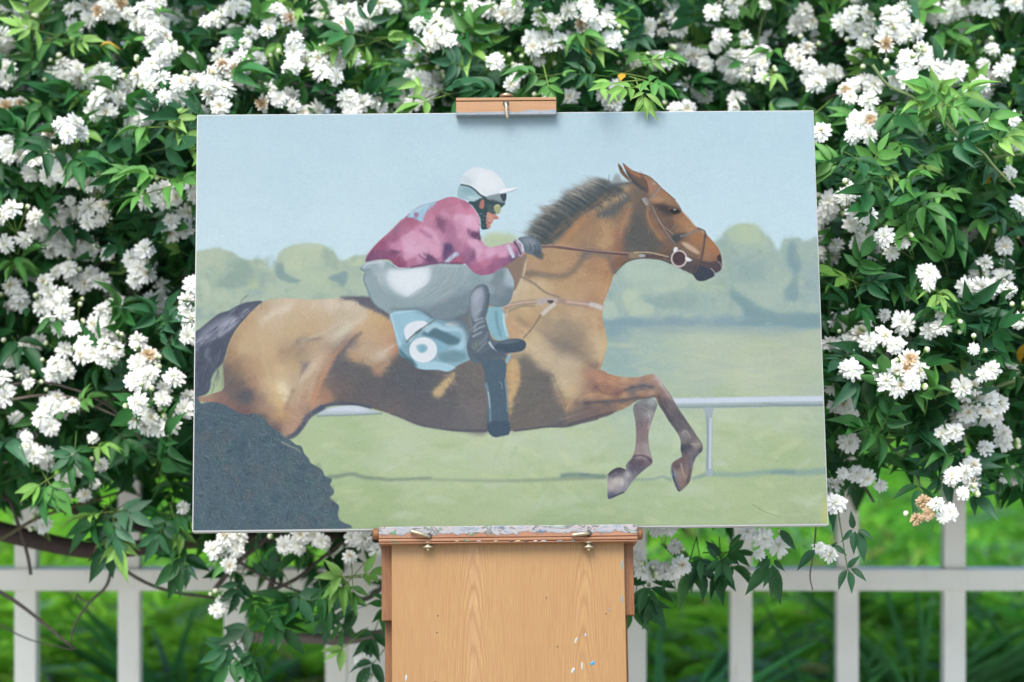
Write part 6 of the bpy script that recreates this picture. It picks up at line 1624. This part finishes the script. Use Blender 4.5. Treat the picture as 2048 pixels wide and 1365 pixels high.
    spray([(1700, 560, -1, .4), (1712, 545, .3, 1), (1725, 570, 1, .3), (1715, 585, .2, -1)], 3.72, 3.72, .35, .95)
    spray([(310, 255, -1, -.1), (330, 245, 1, .2), (350, 262, 1, -.5)], 3.85, 3.85, .8, .9)
    spray([(320, 355, -1, .2), (345, 372, 1, .4), (300, 385, -1, -.4), (270, 345, -1, .1)], 3.84, 3.84, .75, .95)
    spray([(70, 60, -1, .2), (90, 85, 1, 0), (60, 30, 0, 1), (120, 70, 1, .3), (30, 110, -1, -.2), (150, 85, 1, .1), (185, 90, .8, -.2)], 4.0, 4.0, .9, 1)
    spray([(160, 900, -.8, -.6), (150, 905, .1, -1), (190, 895, 1, .1), (95, 960, -.9, -.6), (92, 965, 0, -1), (95, 962, .7, -.8)], 3.92, 3.92, .3, 1)
    spray([(218, 1030, -.8, -.6), (215, 1025, -1, -.1), (225, 1035, .3, -1), (235, 1020, 1, -.2), (330, 1045, -.4, -1), (350, 1045, .4, -1), (345, 1030, 1, -.1), (230, 1065, .2, -1), (225, 1068, -.5, -1)], 3.96, 3.96, .12, 1)
    spray([(370, 1100, -.4, -1), (372, 1110, .1, -1), (372, 1095, -1, -.2), (480, 1160, -.3, -1), (500, 1190, .6, -1), (545, 1215, .2, -1), (520, 1240, -.8, -.5), (540, 1235, .8, -.6),
           (470, 1290, -.9, -.3), (490, 1300, .4, -1), (510, 1305, -.2, -1), (480, 1310, -.7, -.8)], 3.98, 3.98, .12, 1)
    spray([(700, 1155, -1, .1), (700, 1160, -.7, -.8), (705, 1165, .1, -1), (720, 1150, 1, .2), (700, 1285, -.9, -.7)], 3.86, 3.86, .85, .9)
    spray([(655, 1220, 0, -1), (685, 1225, 0, -1), (735, 1210, -.9, -.3), (750, 1260, -.4, -1), (560, 1200, .8, .3), (600, 1215, -.8, .4), (620, 1190, -.6, -.8), (580, 1170, .6, -.8),
           (640, 1170, .3, -1), (660, 1190, 1, -.2), (770, 1200, -.3, -1), (760, 1310, -.5, -.6)], 4.0, 3.9, .04, 1)
    # the two hanging sprigs right of the canvas
    def leaves(lst, Y, c, wr=.40, droop=.012):
        n = len(lst); a = np.array([tuple(at(q[0], q[1], Y)) for q in lst]); b = np.array([tuple(at(q[2], q[3], Y-droop)) for q in lst])
        d = b-a; L = np.linalg.norm(d, axis=1)
        nr = rng.normal(0, .25, (n, 3))+(0, -1, .25)
        leaf.many(LT[0][0], LT[0][1], rot_from(d, nr), a, np.stack([L*wr, L, L], 1), np.array([c]*n)*rng.uniform(.8, 1.25, (n, 1)))
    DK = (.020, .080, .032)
    leaves([(1288, 196, 1296, 238), (1290, 194, 1312, 240), (1286, 192, 1268, 222), (1292, 188, 1330, 215), (1288, 186, 1262, 196)], 3.59, (.16, .30, .06), .3)
    leaves([(1706, 1058, 1702, 1024), (1704, 1060, 1684, 1084), (1710, 1063, 1706, 1108), (1716, 1064, 1731, 1124), (1716, 1060, 1748, 1080),
            (1696, 1136, 1718, 1112), (1694, 1140, 1674, 1178), (1698, 1142, 1706, 1186), (1702, 1138, 1734, 1160),
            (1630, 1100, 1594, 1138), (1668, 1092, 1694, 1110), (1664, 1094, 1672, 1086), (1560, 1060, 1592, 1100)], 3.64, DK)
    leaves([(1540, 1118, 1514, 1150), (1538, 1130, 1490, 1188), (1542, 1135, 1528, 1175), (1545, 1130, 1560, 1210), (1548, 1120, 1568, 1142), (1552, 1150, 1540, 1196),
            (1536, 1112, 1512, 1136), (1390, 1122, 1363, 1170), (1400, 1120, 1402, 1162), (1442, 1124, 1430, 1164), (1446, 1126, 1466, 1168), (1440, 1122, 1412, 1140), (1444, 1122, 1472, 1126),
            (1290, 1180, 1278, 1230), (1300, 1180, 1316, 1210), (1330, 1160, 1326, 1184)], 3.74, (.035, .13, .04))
    spray([(1380, 1120, -.4, -1), (1400, 1118, .1, -1), (1440, 1115, -.9, -.5), (1442, 1120, 0, -1), (1452, 1118, .7, -.9), (1450, 1105, .9, .1), (1270, 1190, -.3, -1), (1290, 1180, .4, -1), (1300, 1165, 0, -1)], 3.8, 3.8, .1, .95)
    cane([(1676, 1020), (1682, 1060), (1690, 1110), (1697, 1145)], .0013, .0008, (.07, .13, .04), 3.62)
    cane([(1632, 1050), (1628, 1100), (1620, 1150), (1625, 1180)], .0016, .0009, (.09, .07, .05), 3.66)
    # canes
    BK = (.075, .064, .052); GN = (.13, .19, .07); GY = (.20, .17, .14)
    cane([(-260, 1020), (-60, 1050), (60, 1078), (170, 1100), (260, 1098), (360, 1086), (480, 1076), (620, 1070), (760, 1085)], .019, .010, (.045, .030, .025), 4.22, 4.25, 9)
    cane([(-200, 960), (-20, 985), (90, 1005), (210, 1035), (330, 1068), (420, 1078)], .012, .008, (.045, .032, .026), 4.28, 4.28, 7)
    cane([(-120, 1120), (0, 1185), (60, 1225), (150, 1300)], .0045, .0025, BK, 4.1)
    cane([(0, 1080), (80, 1035), (160, 1010), (240, 985)], .0035, .002, (.10, .09, .04), 4.1)
    cane([(20, 1000), (40, 1060), (55, 1110), (62, 1150)], .0036, .003, BK, 4.12)
    cane([(205, 1100), (235, 1130), (290, 1165), (350, 1185), (430, 1196)], .0035, .0028, BK, 4.12)
    cane([(225, 1120), (214, 1170), (180, 1205), (150, 1250), (142, 1290)], .0032, .0014, BK, 4.14)
    cane([(150, 1205), (155, 1190), (165, 1200), (180, 1205)], .002, .0014, BK, 4.14)
    cane([(0, 1250), (60, 1280), (145, 1300)], .0014, .0012, BK, 4.14)
    cane([(185, 1140), (190, 1100), (208, 1060), (212, 1010)], .0022, .0016, (.12, .05, .04), 4.05)
    cane([(430, 1180), (470, 1130), (520, 1090), (560, 1050)], .005, .004, BK, 4.1)
    cane([(540, 1180), (556, 1120), (560, 1080), (575, 1040)], .006, .005, BK, 4.12)
    cane([(520, 1190), (590, 1160), (640, 1120), (690, 1080)], .004, .003, BK, 4.1)
    cane([(440, 1100), (520, 1150), (560, 1170), (620, 1190)], .003, .002, BK, 4.1)
    cane([(480, 1275), (580, 1277), (640, 1278), (668, 1281), (700, 1278), (760, 1270), (860, 1255), (960, 1230)], .0085, .0098, (.14, .125, .11), 4.12, 4.2, 8)
    cane([(663, 1279), (668, 1272), (672, 1264)], .0085, .003, (.15, .13, .115), 4.12, 4.1, 6)
    cane([(640, 1250), (680, 1210), (740, 1195), (790, 1150)], .005, .004, (.05, .045, .04), 4.05)
    cane([(345, 330), (342, 300), (352, 270), (345, 235)], .0028, .002, GY, 3.92)
    cane([(1745, 130), (1775, 170), (1825, 195), (1880, 235), (1925, 280), (1965, 305), (1990, 335), (2030, 375)], .0026, .0019, GN, 3.72, 3.72, 6)
    cane([(1985, 315), (2010, 312), (2060, 308)], .002, .0016, GN, 3.74)
    cane([(1990, 775), (2020, 765), (2070, 750)], .0034, .003, GN, 3.8)
    cane([(1880, 205), (1895, 240), (1912, 262)], .0016, .0014, GN, 3.72)
    cane([(1700, 930), (1720, 960), (1748, 1005)], .003, .0024, BK, 3.9)
    for i in range(95):           # random canes inside
        x = rng.uniform(-350, 2400); y = rng.uniform(-150, 950); L = rng.uniform(150, 420); t = rng.normal(.3, .9)
        pts = [(x, y), (x+L*.33*math.cos(t), y+L*.33*math.sin(t)), (x+L*.7*math.cos(t+.3), y+L*.7*math.sin(t+.3)), (x+L*math.cos(t+.55), y+L*math.sin(t+.55))]
        if max(q[1] for q in pts) > 1050: continue
        Y0 = float(surf(x, y))+rng.uniform(.0, .3)
        cane(pts, rng.uniform(.0016, .0045), .0012, (BK, GN, GY)[rng.integers(3)], Y0, Y0+rng.uniform(-.06, .1), 5, wood)
    # main trunks rising from the bed behind the easel and at both ends
    for (px, gx) in ((930, -.12), (1060, .06), (-420, -1.35), (2420, 1.3)):
        top = at(px+rng.uniform(-60, 60), 880, 4.35); z0 = -.02
        A = Acc(); tube(A, [(gx, 4.40, z0), (gx+.03, 4.36, .3), ((gx+top.x)/2-.04, 4.33, .6), tuple(top)], [.028, .024, .020, .014], BK, 9); finish(A, 'trunk', M['bark'])
    finish(leaf, 'foliage', M['leaf'], 'stuff')
    finish(wood, 'twig', M['bark'], 'stuff')
    finish(st, 'leaf_stalk', M['stalk'], 'stuff')
    # ---- flowers
    built = []
    for (cx, cy, rx, ry) in CL:
        faded = any(abs(cx-a) < 2 and abs(cy-b) < 2 for a, b in FADED); brown = (int(cx), int(cy)) in BROWN
        right = cx > 1560
        sp = 24 if right else 22.5
        pts = fill_ellipse(rx*1.08, ry*1.08, sp)
        n = len(pts)
        A = Acc(); D0 = float(surf(cx, cy))-.075+rng.uniform(-.015, .015)
        if cy > 1000 and cx > 1600: D0 = 3.66
        if cx == 442: D0 = 3.95
        elif cy > 1040 and 1260 < cx < 1600: D0 = 3.73
        elif cy > 1050 and 400 < cx < 770: D0 = 3.90
        P = []; S = []
        for (dx, dy) in pts:
            q = (dx/max(rx, 12))**2+(dy/max(ry, 12))**2
            D = D0+.030*q+rng.normal(0, .006)
            P.append(tuple(at(cx+dx, cy+dy, D)))
            S.append(rng.uniform(.82, 1.08) if n > 1 else min(1.1, max(.55, (rx+ry)/2/17.5))*rng.uniform(.95, 1.05))
        P = np.array(P); S = np.array(S)
        # facing: out of the cluster, towards the light
        f = np.array([[dx/26*.9+rng.normal(0, .2), -.80, -dy/26*.7+.38+rng.normal(0, .2)] for dx, dy in pts]); f /= np.linalg.norm(f, axis=1)[:, None]
        x = np.cross(f, rng.normal(0, 1, (n, 3))); x /= np.linalg.norm(x, axis=1)[:, None]; y = np.cross(f, x)
        R = np.stack([x, y, f], 2)
        for i in range(n):
            T, TQ, TC = FT[rng.integers(5)]
            c = np.array([.90, .91, .875])*rng.uniform(.92, 1.04)
            tc = TC.copy()
            rad = np.linalg.norm(T[:, :2], axis=1)/.0188
            if faded and rng.uniform() < .4 or rng.uniform() < .012:
                tc = tc*np.where(rad < .55, .0, 1)[:, None]+np.where(rad < .55, 1, .0)[:, None]*np.array([.66, .50, .32])
            elif rng.uniform() < .25:
                tc = tc*(1-.35*(rad < .22)[:, None]*np.array([.2, .45, .9]))
            if brown: tc = tc*np.array([.62, .46, .30])
            TT = T*np.array([1, 1, rng.uniform(.75, 1.35)])
            A.many(TT, TQ, R[i:i+1], P[i:i+1], S[i:i+1], c[None], tc)
        # flower stalks meeting behind the cluster
        hub = P.mean(0)+np.array([rng.normal(0, .01), .05, -.02+rng.normal(0, .008)])
        G = A
        for i in range(min(n, 9)): tube(G, [P[i]-f[i]*.001, (P[i]*.6+hub*.4)+(0, 0, .003), hub], [.0010, .0008, .0008], (.22, .36, .09), 4)
        if rng.uniform() < .34:
            for _ in range(rng.integers(1, 4)):
                a = rng.uniform(-.4, math.pi+.4); bp = at(cx+(rx+12)*math.cos(a), cy-(ry+12)*math.sin(a), D0+.005)
                tube(G, [tuple(bp), tuple((np.array(bp)*.6+hub*.4)), hub], [.0008, .0007, .0007], (.22, .36, .09), 4)
                bud(G, tuple(bp), (math.cos(a), -.3, math.sin(a)), rng.uniform(.0035, .0055))
        built.append((n*(1 if 0 <= cx <= 2048 else 0), A, faded or brown))
    order = sorted(range(len(built)), key=lambda i: -built[i][0])
    keep = set(order[:100]); rest = Acc()
    for i, (n, A, old) in enumerate(built):
        if i in keep: finish(A, 'flower_cluster', M['petal'])
        else:
            for v, q, c in zip(A.V, A.Q, A.C): rest.add(v, q-q.min(), c)
    # blooms deeper in the bush, glimpsed between the leaves
    for k in range(130):
        cx, cy = rng.uniform(-40, 2090), rng.uniform(-30, 930)
        if k % 2: cy = rng.uniform(-30, 300)
        if 360 < cx < 1680 and cy > 250: continue
        D0 = float(surf(cx, cy))+rng.uniform(.03, .14)
        for q in range(rng.integers(1, 5)):
            dx, dy = rng.normal(0, 17, 2); T, TQ, TC = FT[rng.integers(5)]; f = np.array([[dx/40, -.85, .4-dy/40]]); f /= np.linalg.norm(f)
            x = np.cross(f, rng.normal(0, 1, (1, 3))); x /= np.linalg.norm(x); y = np.cross(f, x)
            rest.many(T, TQ, np.stack([x, y, f], 2), np.array([tuple(at(cx+dx, cy+dy, D0))]), np.array([rng.uniform(.8, 1)]), np.array([[.89, .91, .89]]), TC)
    # a few clusters on the flanks and where the canvas hides them, for other points of view
    for k in range(70):
        if k < 34: cx, cy = rng.uniform(420, 1600), rng.uniform(260, 1020)
        else: cx = rng.choice([rng.uniform(-380, -20), rng.uniform(2070, 2440)]); cy = rng.uniform(-60, 900)
        for dx, dy in fill_ellipse(rng.uniform(16, 40), rng.uniform(14, 26), 21):
            T, TQ, TC = FT[rng.integers(5)]; f = np.array([[dx/40, -.85, .35-dy/40]]); f /= np.linalg.norm(f)
            x = np.cross(f, rng.normal(0, 1, (1, 3))); x /= np.linalg.norm(x); y = np.cross(f, x)
            rest.many(T, TQ, np.stack([x, y, f], 2), np.array([tuple(at(cx+dx, cy+dy, float(surf(cx, cy))-.05))]), np.array([1.]), np.array([[.86, .86, .84]]), TC)
    finish(rest, 'flower_cluster', M['petal'], 'stuff')
CHZ = CH+.004
# ---------------------------------------------------------------- build everything
ART_GAIN = (.468, .472, .466); ART_OFF = (.040, .040, .040)
M = dict(fence=mat_white_paint(), leaf=mat_leaf('rose_leaf', .50, .20, .32), strap=mat_leaf('strap_leaf', .35, .2, .5), stalk=mat_leaf('stalk', .6, .1), petal=mat_petal(), bark=mat_bark(),
         board=mat_board(), rail_wood=mat_wood('stained_wood', wl(148, 90, 38), wl(184, 122, 60), (40, 40, 5)),
         tray=mat_painty('tray_wood', wl(192, 124, 80), wl(222, 164, 118), -.0165, .010), clamp=mat_painty('clamp_wood', wl(206, 148, 94), wl(232, 182, 128), CHZ-.0035, .006, False, .8),
         brass=mat_metal('aged_brass', (.48, .42, .29)), rust=mat_metal('rusty_brass', (.50, .34, .22)), dark=mat_plain('dark_hole', (.02, .02, .018)),
         primer=mat_plain('primer', (.40, .41, .39), .7, 60, .1), blue_spot=mat_plain('blue_paint', (.02, .20, .38), .4), white_spot=mat_plain('white_paint_spot', (.34, .37, .37), .4),
         cream_spot=mat_plain('cream_paint', (.36, .33, .17), .45), green_spot=mat_plain('green_paint', (.09, .17, .09), .45),
         grey_spot=mat_plain('grey_paint_spot', (.17, .19, .18), .5))
build_ground()
build_bounce_ground()
build_fence()
build_grass()
G_ = 'strap-leaved clumps growing behind the fence'
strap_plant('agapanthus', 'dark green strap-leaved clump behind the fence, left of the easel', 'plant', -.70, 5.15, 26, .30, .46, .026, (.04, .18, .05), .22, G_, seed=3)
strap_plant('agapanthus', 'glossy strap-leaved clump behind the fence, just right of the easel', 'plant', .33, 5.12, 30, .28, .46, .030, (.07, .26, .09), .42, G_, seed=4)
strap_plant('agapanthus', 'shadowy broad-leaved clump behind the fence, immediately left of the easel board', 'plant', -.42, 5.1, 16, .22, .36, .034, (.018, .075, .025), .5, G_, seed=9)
H_ = 'arching grassy tufts behind the fence'
strap_plant('grass_tuft', 'arching grassy tuft between the two balusters farthest left', 'grass tuft', -.93, 5.2, 18, .20, .36, .010, (.10, .30, .05), .8, H_, seed=5)
strap_plant('grass_tuft', 'loose grassy tuft leaning right behind the second baluster right of the easel', 'grass tuft', .62, 5.2, 22, .26, .46, .010, (.09, .28, .09), .8, H_, .35, seed=6)
strap_plant('grass_tuft', 'tall dark grassy tuft behind the third baluster right of the easel', 'grass tuft', .86, 5.2, 26, .28, .50, .011, (.09, .28, .09), .75, H_, .25, seed=7)
strap_plant('grass_tuft', 'dense grassy tuft at the far right behind the last baluster', 'grass tuft', 1.10, 5.25, 26, .28, .48, .011, (.09, .28, .08), .75, H_, .1, seed=8)
build_rose()
build_painting()
build_easel()
